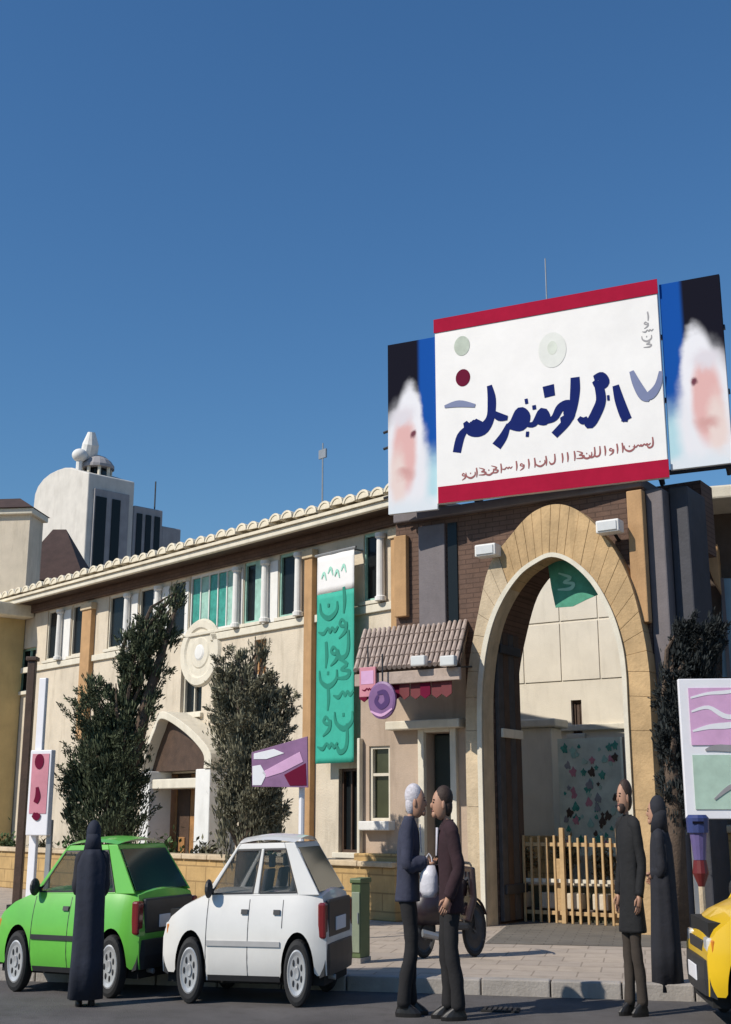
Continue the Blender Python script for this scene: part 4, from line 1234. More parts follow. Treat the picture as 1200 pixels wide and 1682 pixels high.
# pink and mint advertising board at right edge
Ya = 13.2
a0 = at(1127, 1345, Ya); a1 = at(1255, 1115, Ya)
ab = thing('advertising_board', 'pale framed board printed lilac above and mint below at the right edge', 'sign', (a0.x, Ya, .12), R(-6))
w_ = a1.x - a0.x; z0 = a0.z - .12; z1 = a1.z - .12
MB().box(0, w_, 0, .08, z0, z1).build('panel', WHITEP, ab, bevel=.01)
MB().box(.10, w_ - .08, -.012, -.003, z0 + (z1 - z0) * .52, z1 - .10).build('lilac_print', LILAC, ab)
MB().box(.10, w_ - .08, -.012, -.003, z0 + .10, z0 + (z1 - z0) * .45).build('mint_print', MINT, ab)
q = MB()
for k, (f0, f1, a_) in enumerate(((.62, .66, .05), (.76, .72, .04), (.86, .9, .03))):
    stroke(q, [(.12, z0 + (z1 - z0) * f0), (.3, z0 + (z1 - z0) * (f0 + .03)), (.5, z0 + (z1 - z0) * f1), (w_ - .12, z0 + (z1 - z0) * (f1 + .03))], [.02, a_, a_ * 1.3, .02], -.0155, -.0125)
q.build('white_swash', WHITEP, ab)
q = MB(); stroke(q, [(.24, z0 + (z1 - z0) * .485), (.4, z0 + (z1 - z0) * .50), (w_ - .1, z0 + (z1 - z0) * .47)], [.02, .07, .05], -.012, -.003); stroke(q, [(.3, z0 + .2), (.5, z0 + .34), (.66, z0 + .3)], [.02, .05, .02], -.02, -.0125); q.build('lettering', GREYP, ab)
for x in (.08, w_ - .12):
    MB().box(x - .03, x + .03, .085, .14, 0, z1 - .2).build('post', STEEL, ab)
# blue charity box on post
Yb = 11.9
c = at(1149, 1412, Yb)
cb = thing('blue_donation_box', 'small blue donation box with red base on a pale post by the taxi', 'donation box', (c.x, Yb, .12), R(-12))
zb_ = c.z - .12; zt_ = at(1149, 1338, Yb).z - .12
r_ = 17 * Yb / FPX
DB = mat('deep_blue_paint', (.035, .05, .16), .45, .12, 6)
VB = mat('violet_blue_paint', (.13, .10, .24), .45, .12, 6)
MB().rings([(0, 0, zb_, r_ * .55, r_ * .55), (0, 0, zb_ + (zt_ - zb_) * .6, r_ * .8, r_ * .8)], 12).build('body', VB, cb)
MB().rings([(0, 0, zb_ + (zt_ - zb_) * .602, r_, r_), (0, 0, zt_ - .03, r_ * 1.05, r_ * 1.05), (0, 0, zt_, r_ * .8, r_ * .8)], 12).build('head', DB, cb)
MB().box(-.05, .05, -r_ * 1.08, -r_ * .9, zt_ - .08, zt_ - .06).build('slot', BLACKP, cb)
MB().rings([(0, 0, zb_ - .26, .02, .02), (0, 0, zb_ - .12, .075, .075), (0, 0, zb_ - .003, .06, .06)], 12).build('red_base', mat('dark_red_paint', (.13, .012, .012), .45, .15, 6), cb)
MB().tube([(0, 0, 0), (0, 0, zb_ - .24)], .03, 8).build('post', TANP, cb)
MB().rings([(0, 0, 0, .1, .1), (0, 0, .03, .09, .09)], 12).build('foot', STEEL, cb)
# storm drain in the road
c = gnd(822, 1660)
sdn = thing('storm_drain', 'dark iron storm drain grate in the road by the kerb', 'drain', (c.x, c.y, .001), R(-12))
MB().box(-.15, .15, -.09, .09, .0, .012).build('frame', UNDER, sdn)
for k in range(7):
    MB().box(-.135 + k * .04, -.11 + k * .04, -.08, .08, .0125, .02).build('bar', IRON, sdn)

# ================================================================ CARS
def car(label, paint, loc, heading, sc, roof_sign=False, group='cars at the kerb', mir=True):
    t = thing('parked_car', label, 'car', loc, heading, group)
    sx, sy, sz = sc
    AX = (1.12, -1.20); AR = .345; WR = .285
    xs = set([-1.78, -1.74, -1.66, 1.66, 1.74, 1.78, .86, .7])
    for i in range(-16, 17): xs.add(round(i * .1, 3))
    for a in AX:
        for k in range(17): xs.add(round(a + AR * math.cos(math.pi * k / 16), 4))
    xs = sorted(xs)
    def zb(x):
        z = .20 if abs(x) < 1.5 else .26
        for a in AX:
            if abs(x - a) <= AR: z = max(z, WR + math.sqrt(max(0, AR * AR - (x - a) ** 2)) * 1.0)
        return z
    def zt(x):
        pts = [(-1.78, .60), (-1.74, .80), (-1.66, .93), (-1.5, .955), (.86, .93), (1.3, .84), (1.6, .74), (1.72, .66), (1.78, .56)]
        for (a, b), (c_, d) in zip(pts, pts[1:]):
            if a <= x <= c_: return b + (d - b) * (x - a) / (c_ - a)
    def plan(x):
        e = max(0, (abs(x) - 1.1) / .68)
        return 1 - .13 * e ** 2.2
    def hw(x, z):
        return (.80 - .11 * max(0, (z - .52) / .42) ** 2 - .07 * max(0, (.45 - z) / .25) ** 2) * plan(x)
    NR = 9; NT = 6
    q = MB(); ring = 2 * (NR + 1) + NT - 1
    for x in xs:
        b, tp = zb(x), max(zt(x), zb(x) + .02)
        L_ = []
        for j in range(NR + 1):
            z = b + (tp - b) * j / NR
            L_.append((x, -hw(x, z), z))
        e = hw(x, tp)
        T = [(x, -e + 2 * e * k / NT, tp + .045 * (1 - (2 * k / NT - 1) ** 2)) for k in range(1, NT)]
        q.v += L_ + T + [(x, -v[1], v[2]) for v in reversed(L_)]
    for i in range(len(xs) - 1):
        for j in range(ring - 1):
            k = i * ring + j
            q.f.append((k, k + 1, k + ring + 1, k + ring))
    q.f.append(tuple(range(ring))); q.f.append(tuple((len(xs) - 1) * ring + j for j in reversed(range(ring))))
    body = q.build('body', paint, t, scale=sc)
    body.data.polygons.foreach_set('use_smooth', [True] * len(body.data.polygons))
    es = body.modifiers.new('edges', 'EDGE_SPLIT'); es.split_angle = R(38)
    MB().box(-1.7, 1.7, -.60, .60, .17, .80).build('underbody', UNDER, t, scale=sc)
    # greenhouse
    FB, FT, RT, RB_ = Vector((.90, .70, .915)), Vector((.22, .57, 1.385)), Vector((-1.02, .57, 1.40)), Vector((-1.62, .69, .945))
    def P(s_, tt, sd_):
        f_ = FB.lerp(FT, tt); r_ = RB_.lerp(RT, tt); v = f_.lerp(r_, s_)
        bow = .018 * math.sin(math.pi * tt)
        return Vector((v.x, (v.y + bow) * sd_, v.z))
    def strip(mb, s0, s1, t0_, t1_, sd_, ins, th):
        n_ = Vector((0, -sd_, 0))
        mb.slab([P(s0, t0_, sd_) + n_ * ins, P(s1, t0_, sd_) + n_ * ins, P(s1, t1_, sd_) + n_ * ins, P(s0, t1_, sd_) + n_ * ins], n_ * th)
    q = MB()
    for sd_ in (-1, 1):
        for a in ((0, .045, 0, 1), (.43, .475, .04, .89), (.82, 1, 0, 1), (.045, .82, .89, 1), (.045, .82, 0, .04)):
            strip(q, *a, sd_, 0, .035)
    # roof skin with crown
    base = len(q.v); NXr, NYr = 8, 8
    for i in range(NXr + 1):
        for j in range(NYr + 1):
            a, b_ = i / NXr, j / NYr * 2 - 1
            v = FT.lerp(RT, a)
            q.v.append((v.x + .06 * (1 - b_ * b_) * (1 - 2 * a) * -1 * (-1), v.y * b_, v.z + .055 * (1 - b_ * b_) + .03 * math.sin(math.pi * a)))
    for i in range(NXr):
        for j in range(NYr):
            k = base + i * (NYr + 1) + j
            q.f.append((k, k + 1, k + NYr + 2, k + NYr + 1))
    # header and rear frame bars
    q.slab([P(0, .93, -1), P(0, .93, 1), P(0, 1.0, 1), P(0, 1.0, -1)], (-.04, 0, .0))
    q.slab([P(1, .9, -1), P(1, .9, 1), P(1, 1.0, 1), P(1, 1.0, -1)], (.04, 0, .0))
    gh = q.build('cabin_frame', paint, t, scale=sc, bevel=.006)
    for sd_ in (-1, 1):
        for a, nm in (((.05, .425, .045, .885), 'side_window'), ((.48, .815, .045, .885), 'side_window')):
            q = MB(); strip(q, *a, sd_, .012, .008); q.build(nm, CARGLASS, t, scale=sc)
            q = MB()     # rubber surround
            s0, s1, a0_, a1_ = a
            for b_ in ((s0 - .003, s0 + .008, a0_, a1_), (s1 - .008, s1 + .003, a0_, a1_), (s0 + .008, s1 - .008, a0_ - .004, a0_ + .025), (s0 + .008, s1 - .008, a1_ - .025, a1_ + .004)):
                strip(q, *b_, sd_, -.004, .012)
            q.build('window_rubber', PLASTIC, t, scale=sc)
    q = MB(); q.slab([P(0, .03, -1) + Vector((-.02, .03, 0)), P(0, .03, 1) + Vector((-.02, -.03, 0)), P(0, .93, 1) + Vector((-.02, -.03, 0)), P(0, .93, -1) + Vector((-.02, .03, 0))], (-.008, 0, 0)); q.build('windscreen', CARGLASS, t, scale=sc)
    rg_ = mat('rear_glass', (.02, .06, .055), .08, 0)
    q = MB(); q.slab([P(1, .06, -1) + Vector((-.012, .06, 0)), P(1, .06, 1) + Vector((-.012, -.06, 0)), P(1, .9, 1) + Vector((-.012, -.06, 0)), P(1, .9, -1) + Vector((-.012, .06, 0))], (.01, 0, 0)); q.build('rear_window', rg_, t, scale=sc)
    # seats and wheel
    for x, y in ((.0, -.33), (.0, .33)):
        q = MB(); q.box(x - .25, x + .25, y - .22, y + .22, .80, .86); q.slab([(x - .3, y - .21, .86), (x - .3, y + .21, .86), (x - .42, y + .18, 1.16), (x - .42, y - .18, 1.16)], (.1, 0, 0)); q.box(x - .45, x - .37, y - .1, y + .1, 1.17, 1.29)
        q.build('seat', SEATM, t, scale=sc, bevel=.02)
    q = MB(); q.slab([(-.95, -.55, .85), (-.95, .55, .85), (-1.08, .52, 1.15), (-1.08, -.52, 1.15)], (.12, 0, 0)); q.build('rear_seat', SEATM, t, scale=sc, bevel=.02)
    # wheels
    for ax_ in AX:
        for sd_ in (-1, 1):
            q = MB(); yo = .72 * sd_
            pr_ = [(.175, -.085), (.24, -.095), (.275, -.08), (WR, -.05), (WR, .05), (.275, .08), (.24, .095), (.175, .085)]
            q.lathe_y(pr_ + [pr_[0]], (ax_, yo, WR), 30)
            wh = q.build('wheel', RUBBER, t, scale=sc, smooth=False)
            q = MB(); s2 = sd_
            q.lathe_y([(.001, .085 * s2), (.05, .092 * s2), (.06, .075 * s2), (.15, .082 * s2), (.185, .094 * s2), (.20, .088 * s2), (.20, 0)], (ax_, yo, WR), 30); q.build('hubcap', HUB, wh, scale=sc)
            for k in range(7):
                a = 6.283 * k / 7
                MB().ell((ax_ + .11 * math.cos(a), yo + .083 * s2, WR + .11 * math.sin(a)), (.022, .006, .03), 8, 6).build('hub_slot', PLASTIC, wh, scale=sc)
    # doors: seams, handles, mouldings, sill
    for sd_ in (-1, 1):
        def sidebox(name, m_, x0, x1, z0_, z1_, th, par=t, n=6):
            q = MB(); A_ = []
            for k in range(n + 1):
                x = x0 + (x1 - x0) * k / n
                A_.append([(x, sd_ * (hw(x, z) + o_), z) for z, o_ in ((z0_, .002), (z0_, th), (z1_, th), (z1_, .002))])
            b0_ = len(q.v)
            for r4 in A_: q.v += r4
            for k in range(n):
                for c_ in range(4):
                    q.f.append((k * 4 + c_, k * 4 + (c_ + 1) % 4, (k + 1) * 4 + (c_ + 1) % 4, (k + 1) * 4 + c_))
            q.f.append((0, 1, 2, 3)); q.f.append(tuple(n * 4 + c_ for c_ in (3, 2, 1, 0)))
            return q.build(name, m_, par, scale=sc)
        for xx in (.78, -.13, -.86):
            def seam(name, x, z0_, z1_):
                q = MB(); n = 8
                for k in range(n):
                    za, zb_ = z0_ + (z1_ - z0_) * k / n, z0_ + (z1_ - z0_) * (k + 1) / n
                    q.slab([(x - .007, sd_ * (hw(x, za) + .0015), za), (x + .007, sd_ * (hw(x, za) + .0015), za), (x + .007, sd_ * (hw(x, zb_) + .0015), zb_), (x - .007, sd_ * (hw(x, zb_) + .0015), zb_)], (0, sd_ * .001, 0))
                q.build(name, PLASTIC, t, scale=sc)
            seam('door_seam', xx, .24 if xx != -.86 else .66, .90)
        sidebox('side_moulding', PLASTIC if paint is not CARW else mat('grey_trim', (.42, .41, .40), .6, .1, 5), -.83, .76, .50, .545, .016)
        sidebox('sill', PLASTIC, -.82, .74, .20, .25, .01)
        for xx in (-.02, -.72):
            sidebox('door_handle', PLASTIC, xx - .09, xx + .05, .775, .815, .022, n=1)
        # mirror
        q = MB(); q.ell((.74, sd_ * .80, .99), (.075, .095, .085), 10, 7); q.box(.70, .76, sd_ * .70 - .03, sd_ * .70 + .03, .95, .99)
        q.build('wing_mirror', PLASTIC, t, scale=sc)
        # lamps
        q = MB(); q.box(-1.775, -1.60, sd_ * .665 - .07, sd_ * .665 + .07, .57, .88); q.build('tail_lamp', LAMPRED, t, scale=sc, bevel=.02)
        q = MB(); q.box(1.60, 1.765, sd_ * .55 - .12, sd_ * .55 + .12, .56, .69); q.build('headlight', LAMPW, t, scale=sc, bevel=.02)
        q = MB(); q.box(1.58, 1.70, sd_ * .69 - .035, sd_ * .69 + .035, .57, .68); q.build('indicator', AMBER, t, scale=sc, bevel=.012)
    def bump(name, x0, x1, m_):
        q = MB(); pts = [(-.70, .0), (-.6, .07), (-.3, .10), (0, .11), (.3, .10), (.6, .07), (.70, .0)]
        s_ = 1 if x1 > 0 else -1
        A_ = []
        for y, o_ in pts:
            A_.append([(x0 - s_ * .1, y, .24), (x0 + s_ * o_, y, .26), (x0 + s_ * (o_ + .02), y, .38), (x0 + s_ * o_, y, .52), (x0 - s_ * .1, y, .54)])
        for r5 in A_: q.v += r5
        for k in range(len(pts) - 1):
            for c_ in range(5):
                q.f.append((k * 5 + c_, k * 5 + (c_ + 1) % 5, (k + 1) * 5 + (c_ + 1) % 5, (k + 1) * 5 + c_))
        q.f.append((0, 1, 2, 3, 4)); q.f.append(tuple((len(pts) - 1) * 5 + c_ for c_ in (4, 3, 2, 1, 0)))
        return q.build(name, m_, t, scale=sc)
    bump('front_bumper', 1.74, 1, PLASTIC); bump('rear_bumper', -1.74, -1, PLASTIC)
    MB().box(-1.79, -1.70, -.58, .58, .57, .90).build('tailgate_shade_panel', PLASTIC, t, scale=sc, bevel=.02)  # black panel added to stand in for the deep shade on the rear
    MB().box(-1.815, -1.791, -.26, .26, .62, .74).build('number_plate', WHITEP, t, scale=sc, bevel=.006)
    MB().box(1.86, 1.885, -.26, .26, .34, .46).build('number_plate', WHITEP, t, scale=sc, bevel=.006)
    MB().box(1.74, 1.79, -.40, .40, .57, .66).build('grille', PLASTIC, t, scale=sc, bevel=.01)
    MB().tube([(-1.7, .4, .24), (-1.86, .4, .23)], .025, 8).build('exhaust', STEEL, t, scale=sc)
    if roof_sign:
        MB().box(-.25, -.0, -.2, .2, 1.475, 1.60).build('roof_sign', WHITEP, t, scale=sc, bevel=.03)
    return t

def place_car(label, paint, rearpx, frontpx, yaw, sc, **k):
    """rear wheel contact at rearpx; the wheelbase runs at yaw behind the picture plane"""
    r_ = gnd(*rearpx)
    head = math.pi - yaw
    dx = Vector((math.cos(head), math.sin(head), 0)); ly = Vector((-dx.y, dx.x, 0))
    # nearest wheels are those on local +y when facing left
    off = dx * (-1.20 * sc[0]) + ly * (.80 * sc[1])
    c = Vector((r_.x, r_.y, 0)) - off
    return car(label, paint, c, head, sc, **k)
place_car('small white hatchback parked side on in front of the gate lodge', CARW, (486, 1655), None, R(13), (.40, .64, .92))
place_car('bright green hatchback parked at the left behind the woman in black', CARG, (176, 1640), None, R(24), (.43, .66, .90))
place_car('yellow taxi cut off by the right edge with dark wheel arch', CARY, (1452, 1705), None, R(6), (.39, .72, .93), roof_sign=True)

# ================================================================ PEOPLE
def skinmesh(name, V, E, rad, m_, parent, sub=2, root=0):
    me = bpy.data.meshes.new(name); me.from_pydata(V, E, [])
    o = bpy.data.objects.new(name, me); COL.objects.link(o)
    o.modifiers.new('skin', 'SKIN')
    for i, r_ in enumerate(rad):
        sv = me.skin_vertices[0].data[i]
        sv.radius = r_ if isinstance(r_, tuple) else (r_, r_); sv.use_root = (i == root)
    s_ = o.modifiers.new('sub', 'SUBSURF'); s_.levels = sub; s_.render_levels = sub
    dg = bpy.context.evaluated_depsgraph_get()
    me2 = bpy.data.meshes.new_from_object(o.evaluated_get(dg))
    o.modifiers.clear(); o.data = me2; me2.name = name
    me2.materials.clear(); me2.materials.append(m_)
    me2.polygons.foreach_set('use_smooth', [True] * len(me2.polygons))
    o.parent = parent
    return o
def hand(mb, w, d, side_):
    """palm and five bent fingers hanging from the wrist w along d"""
    d = Vector(d).normalized(); w = Vector(w)
    f_ = Vector((1, 0, 0)); f_ = (f_ - d * f_.dot(d)).normalized(); n_ = d.cross(f_)
    mb.tube([w - d * .02, w + d * .03, w + d * .085], [.025, .036, .034], 8)
    for k, (o_, l_) in enumerate(((.03, .065), (.01, .075), (-.01, .07), (-.028, .055))):
        b = w + d * .08 + f_ * o_
        c = b + d * l_ * .5 + n_ * .006 * side_
        mb.tube([b, c, c + d * l_ * .4 + n_ * .022 * side_], [.0105, .0095, .007], 6)
    b = w + d * .03 + f_ * .03
    mb.tube([b, b + d * .03 + f_ * .028, b + d * .065 + f_ * .03], [.013, .012, .008], 6)
def person(label, loc, rz, H, J, outfit, sc=(1, 1, 1), group=None):
    t = thing('person', label, 'person', loc, rz, group)
    k = H / 1.75
    def s3(v): return (v[0] * sc[0] * k, v[1] * sc[1] * k, v[2] * sc[2] * k)
    ln = J.get('lean', 0.0)
    def L(v):   # lean the upper body forward about the hips
        if v[2] < .95: return v
        return (v[0] + (v[2] - .95) * ln, v[1], v[2] - abs(ln) * (v[2] - .95) * .12)
    V = [(0, 0, .95), (0, 0, 1.10), (0, 0, 1.28), (.0, 0, 1.42), (.015, 0, 1.52), (.03, 0, 1.60), (.035, 0, 1.68), (.03, 0, 1.735)]
    rad = [(.10, .13), (.095, .125), (.10, .15), (.08, .13), (.05, .05), (.068, .06), (.09, .075), (.06, .05)]
    hx, hz = J.get('head', (0, 0))
    V = [L(v) for v in V]
    V[5] = (V[5][0] + hx * .5, 0, V[5][2] + hz * .5); V[6] = (V[6][0] + hx, 0, V[6][2] + hz); V[7] = (V[7][0] + hx * 1.2, 0, V[7][2] + hz)
    E = [(i, i + 1) for i in range(7)]
    legs, arms = {}, {}
    for sd_, nm in ((-1, 'r'), (1, 'l')):
        kx, axx = J.get('leg_' + nm, (.02, 0))
        pts = [(0, sd_ * .085, .90), (kx, sd_ * .085, .49), (axx, sd_ * .085, .09), (axx + .05, sd_ * .085, .04), (axx + .17, sd_ * .09, .03)]
        i0 = len(V); V += pts; rad += [.085, .055, .04, .038, .03]
        E += [(0, i0)] + [(i0 + j, i0 + j + 1) for j in range(4)]
        legs[nm] = pts
        el, wr = J.get('arm_' + nm, ((-.02, .26, 1.14), (.04, .26, .90)))
        pts = [L((0, sd_ * .17, 1.43)), L((el[0], sd_ * el[1], el[2])), L((wr[0], sd_ * wr[1], wr[2]))]
        i0 = len(V); V += pts; rad += [.055, .042, .03]
        E += [(3, i0), (i0, i0 + 1), (i0 + 1, i0 + 2)]
        arms[nm] = pts
    body = skinmesh('body', [s3(v) for v in V], E, [tuple(np_ * k * .74 * (sc[0] + sc[1]) / 2 for np_ in (r_ if isinstance(r_, tuple) else (r_, r_))) for r_ in rad], SKIN, t)
    for sd_, nm in ((-1, 'r'), (1, 'l')):
        q = MB()
        a = arms[nm]; hand(q, a[2], Vector(a[2]) - Vector(a[1]), sd_)
        q.build('hand', SKIN, t, scale=tuple(c * k for c in sc), smooth=True)
    SC = tuple(c * k for c in sc)
    hc = Vector(V[6])
    # face and hair
    q = MB(); q.ell(hc + Vector((.015, 0, -.025)), (.095, .078, .125), 16, 12); q.ell(hc + Vector((.108, 0, -.035)), (.022, .014, .025), 8, 6); q.ell(hc + Vector((.085, 0, -.105)), (.03, .035, .03), 8, 6)
    for sd_ in (-1, 1): q.ell(hc + Vector((.0, sd_ * .08, -.03)), (.02, .012, .035), 8, 6)
    q.build('face', SKIN, t, scale=SC, smooth=True)
    q = MB()
    for sd_ in (-1, 1):
        q = MB(); q.ell(hc + Vector((.098, sd_ * .03, -.01)), (.012, .014, .008), 8, 6); q.ell(hc + Vector((.096, sd_ * .032, .012)), (.012, .02, .005), 8, 6)
        q.build('eye', HAIRD, t, scale=SC)
    q = MB(); q.ell(hc + Vector((.103, 0, -.078)), (.01, .025, .006), 8, 6); q.build('mouth', mat('lips', (.28, .11, .09), .6, 0), t, scale=SC)
    if outfit.get('hair'):
        q = MB(); q.ell(hc + Vector((-.022, 0, .03)), (.10, .088, .098), 18, 12); q.ell(hc + Vector((-.05, 0, -.04)), (.065, .078, .09), 14, 9)
        q.build('hair', outfit['hair'], t, scale=SC, smooth=True)
    if outfit.get('beard'):
        q = MB(); q.ell(hc + Vector((.055, 0, -.095)), (.055, .068, .055), 12, 8); q.build('beard', outfit['beard'], t, scale=SC, smooth=True)
    # shoes
    for nm in 'rl':
        a = legs[nm]
        q = MB(); q.rings([(a[2][0] + .05, a[2][1], .0, .135, .048), (a[2][0] + .05, a[2][1], .03, .14, .05), (a[2][0] + .035, a[2][1], .06, .11, .045), (a[2][0], a[2][1], .105, .055, .045)], 14)
        q.build('shoe', SHOE, t, scale=SC, smooth=False)
    if outfit.get('trousers'):
        q = MB()
        for nm in 'rl':
            a = legs[nm]
            c = catmull([(0, a[0][1] * .75, .97), a[0], tuple((Vector(a[0]) + Vector(a[1])) / 2 + Vector((.012, 0, 0))), a[1], tuple((Vector(a[1]) + Vector(a[2])) / 2 + Vector((-.015, 0, 0))), (a[2][0], a[2][1], .075)], 4)
            n_ = len(c)
            rr_ = [.096 - .022 * min(1, i / (n_ * .5)) - .006 * max(0, i - n_ * .5) / n_ + .004 * math.sin(i * 2.1) for i in range(n_)]
            q.tube(c, rr_, 14)
        q.rings([(0, 0, .84, .09, .12), (0, 0, .92, .11, .155), (0, 0, 1.03, .105, .15)], 18)
        q.build('trousers', outfit['trousers'], t, scale=SC, smooth=True)
    if outfit.get('jacket'):
        q = MB(); hem = outfit.get('hem', .84); fl = outfit.get('flare', 1.0)
        R_ = []
        for z, rx, ry in ((hem, .128 * fl, .175 * fl), (hem + .02, .13 * fl, .18 * fl), (1.0, .12, .168), (1.12, .118, .165), (1.28, .125, .185), (1.40, .112, .20), (1.46, .085, .16), (1.50, .062, .085), (1.525, .06, .07)):
            if z > hem + .03 or z <= hem + .02:
                v = L((0, 0, z)); R_.append((v[0], 0, v[2], rx, ry))
        q.rings(R_, 28, fold=.025, nf=5)
        for nm in 'rl':
            a = arms[nm]
            c = catmull([L((0, a[0][1] * .5, 1.44)), a[0], tuple((Vector(a[0]) + Vector(a[1])) / 2), a[1], tuple((Vector(a[1]) + Vector(a[2])) / 2), a[2]], 4)
            n_ = len(c)
            q.tube(c, [.075 - .017 * i / n_ + .003 * math.sin(i * 1.9) for i in range(n_)], 12)
        q.build('jacket', outfit['jacket'], t, scale=SC, smooth=True)
        if outfit.get('shirt'):
            v = L((.0, 0, 1.36))
            q = MB(); q.slab([(v[0] + .122, -.05, v[2] + .12 - .02), (v[0] + .122, .05, v[2] + .10), (v[0] + .135, .015, v[2] - .12), (v[0] + .135, -.015, v[2] - .12)], (.008, 0, 0))
            q.build('shirt_front', outfit['shirt'], t, scale=SC)
    return t, SC, hc

# two men talking by the kerb
gA = gnd(670, 1668)
tA, SC, hc = person('man with grey hair and slate jacket facing his companion by the white car', gA, R(-8), 1.73,
    dict(lean=.05, head=(.03, -.02), leg_r=(.05, -.04), leg_l=(.03, .02), arm_l=((.03, .24, 1.15), (.22, .16, 1.12)), arm_r=((.02, .24, 1.15), (.20, .15, 1.16))),
    dict(hair=HAIRG, trousers=TROUS, jacket=SLATE, hem=.86, flare=1.06, shirt=SHIRT), (.74, .72, 1))
gB = gnd(744, 1674)
person('man in dark maroon jacket facing the grey haired man', gB, R(188), 1.70,
    dict(lean=.04, head=(.02, -.01), leg_r=(.05, .03), leg_l=(.02, -.04), arm_l=((-.04, .25, 1.14), (.08, .24, .92)), arm_r=((.0, .25, 1.14), (.18, .17, 1.08))),
    dict(hair=HAIRD, trousers=TROUS, jacket=MAROON, hem=.80, flare=1.05, shirt=SHIRT), (.76, .74, 1))
# pale carrier bag held between them
wa = tA.matrix_basis @ Vector((.22 * SC[0], 0, 1.06 * SC[2]))
bg_ = thing('carrier_bag', 'pale plastic carrier bag held by the grey haired man', 'bag', (wa.x + .01, wa.y - .12, wa.z - .16), R(-10))
MB().rings([(0, 0, 0, .05, .04), (0, 0, .05, .075, .05), (0, 0, .16, .07, .045), (0, 0, .24, .045, .02)], 16, fold=.06, nf=4).build('sack', BAGW, bg_, smooth=True)
MB().tube([(-.03, 0, .23), (-.02, 0, .30), (.0, 0, .33), (.02, 0, .30), (.03, 0, .23)], .006, 6).build('handle', BAGW, bg_)
# man in black coat by the right pier
gC = gnd(1046, 1668)
person('man in long black coat and brown trousers before the right pier of the arch', gC, R(205), 1.74,
    dict(lean=.0, leg_r=(.03, .05), leg_l=(.02, -.04), arm_l=((-.04, .22, 1.14), (.03, .22, .90)), arm_r=((-.02, .22, 1.14), (.05, .22, .90))),
    dict(hair=HAIRD, beard=HAIRD, trousers=TROUB, jacket=COATB, hem=.62, flare=1.25), (.58, .58, 1))
def chador(t, SC, hc, m_, wide, z0, open_face):
    q = MB()
    q.rings([(0, 0, z0, .20 * wide, .24 * wide), (0, 0, .45, .185 * wide, .225 * wide), (-.01, 0, .9, .165 * wide, .215 * wide), (-.01, 0, 1.15, .155, .215), (-.01, 0, 1.36, .14, .21), (-.005, 0, 1.46, .115, .165), (0, 0, 1.52, .10, .11)], 36, fold=.055, nf=6)
    q.build('chador', m_, t, scale=SC, smooth=True)
    q = MB(); q.ell(hc + Vector((-.028, 0, .012)), (.112, .105, .128), 20, 14); q.rings([(hc.x - .035, 0, 1.48, .12, .14), (hc.x - .04, 0, hc.z - .06, .105, .108), (hc.x - .04, 0, hc.z, .10, .10)], 20)
    q.build('headscarf', m_, t, scale=SC, smooth=True)
gD = gnd(1098, 1640)
tD, SCD, hcD = person('woman in black chador beside the right pier and the taxi', gD, R(160), 1.62,
    dict(leg_r=(.03, .05), leg_l=(.02, -.03), arm_l=((-.02, .2, 1.14), (.1, .1, 1.1)), arm_r=((-.02, .2, 1.14), (.1, .1, 1.06))), dict(trousers=TROUS, jacket=CHAD, hem=.9), (.70, .62, 1))
chador(tD, SCD, hcD, CHAD, 1.0, .07, True)
gE = gnd(139, 1652)
tE, SCE, hcE = person('woman in blue black chador standing against the green car', gE, R(100), 1.42,
    dict(lean=.06, leg_r=(.03, .02), leg_l=(.02, -.02), arm_l=((-.02, .2, 1.14), (.1, .1, 1.1)), arm_r=((-.02, .2, 1.14), (.1, .1, 1.06))), dict(trousers=TROUS, jacket=CHAD, hem=.9), (.72, .72, 1))
chador(tE, SCE, hcE, mat('blue_black_cloth', (.013, .017, .032), .85, .25, 6, .3, 14), 1.0, .07, True)

# ================================================================ SCOOTER behind the two men
c = at(738, 1600, 13.0)
mbk = thing('scooter', 'dark scooter parked on the pavement behind the two men', 'scooter', (c.x, 13.0, .12), R(14))
ms_ = (.42, .8, .9)
for x, nm in ((-.64, 'wheel'), (.64, 'wheel')):
    q = MB(); q.lathe_y([(.24, -.035), (.27, -.045), (.30, -.02), (.305, 0), (.30, .02), (.27, .045), (.24, .035), (.24, -.035)], (x, 0, .305), 26)
    wh = q.build('wheel', RUBBER, mbk, scale=ms_)
    q = MB(); q.lathe_y([(.21, -.02), (.24, -.03), (.24, .03), (.21, .02), (.21, -.02)], (x, 0, .305), 26)
    q.lathe_y([(.001, -.03), (.12, -.035), (.20, -.022), (.22, -.02)], (x, 0, .305), 26)
    q.lathe_y([(.001, -.06), (.05, -.06), (.05, .06), (.001, .06)], (x, 0, .305), 12)
    q.build('rim', IRON, wh, scale=ms_)
    A_ = [(x + .34 * math.cos(t), .305 + .34 * math.sin(t)) for t in [math.pi * (.15 + .7 * i / 10) for i in range(11)]]
    B_ = [(x + .325 * math.cos(t), .305 + .325 * math.sin(t)) for t in [math.pi * (.15 + .7 * i / 10) for i in range(11)]]
    MB().band(A_, B_, -.05, .05).build('mudguard', MAROON, mbk, scale=ms_)
q = MB()
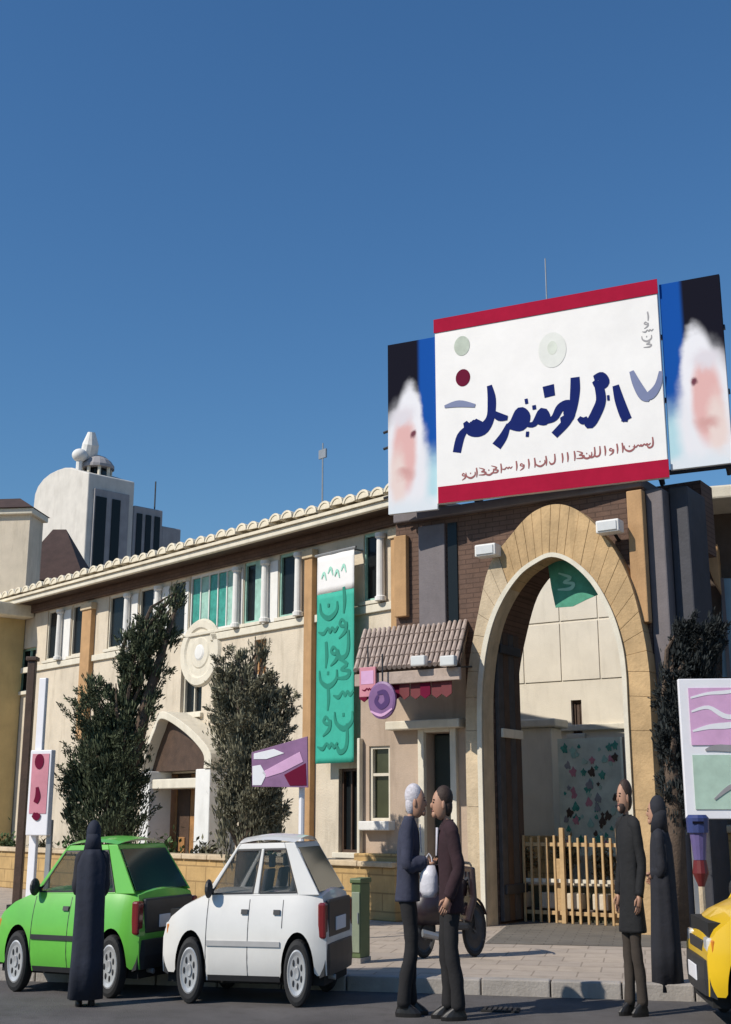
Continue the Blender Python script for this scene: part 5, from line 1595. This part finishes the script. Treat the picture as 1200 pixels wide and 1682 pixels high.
q.tube([(.5, 0, .85), (.1, 0, .70), (-.3, 0, .62), (-.64, 0, .305)], .025, 8); q.tube([(.48, 0, .80), (.2, 0, .35), (-.2, 0, .30), (-.3, 0, .62)], .022, 8)
for s2 in (-.07, .07): q.tube([(.64, s2, .305), (.46, s2, .92)], .02, 8)
q.build('frame', IRON, mbk, scale=ms_)
MB().rings([(.05, 0, .24, .14, .10), (.05, 0, .36, .17, .12), (.02, 0, .48, .12, .09)], 14).build('engine', STEEL, mbk, scale=ms_)
MB().rings([(.22, 0, .66, .24, .09), (.22, 0, .74, .26, .13), (.24, 0, .83, .20, .11), (.26, 0, .86, .08, .05)], 18).build('tank', mat('dark_plum_paint', (.022, .012, .015), .4, .1, 5, coat=.3), mbk, scale=ms_, smooth=True)
MB().rings([(-.32, 0, .66, .34, .10), (-.33, 0, .73, .36, .13), (-.33, 0, .77, .31, .10)], 18).build('seat', PLASTIC, mbk, scale=ms_, smooth=True)
MB().tube([(.38, -.34, 1.0), (.46, -.15, 1.02), (.46, .15, 1.02), (.38, .34, 1.0)], .016, 8).build('handlebar', IRON, mbk, scale=ms_)
MB().ell((.58, 0, .88), (.08, .09, .09), 14, 9).build('headlight', LAMPW, mbk, scale=ms_, smooth=True)
MB().tube([(.1, -.12, .28), (-.2, -.14, .22), (-.75, -.15, .28)], [.025, .035, .045], 8).build('exhaust', STEEL, mbk, scale=ms_)
MB().box(-.98, -.93, -.06, .06, .60, .68).build('tail_lamp', LAMPRED, mbk, scale=ms_, bevel=.01)
PP = MATS['dark_plum_paint']
MB().prism([(.34, .40), (.46, .38), (.62, .62), (.58, .98), (.48, .98), (.50, .66)], -.2, .2).build('leg_shield', PP, mbk, scale=ms_, bevel=.02)
MB().box(-.1, .42, -.17, .17, .30, .38).build('floorboard', PLASTIC, mbk, scale=ms_, bevel=.02)
MB().rings([(-.5, 0, .36, .40, .13), (-.5, 0, .50, .46, .17), (-.48, 0, .64, .40, .15), (-.42, 0, .70, .34, .11)], 18).build('rear_body', PP, mbk, scale=ms_, smooth=True)
MB().tube([(.0, .1, .26), (-.05, .32, .01)], .015, 6).build('side_stand', IRON, mbk, scale=ms_)
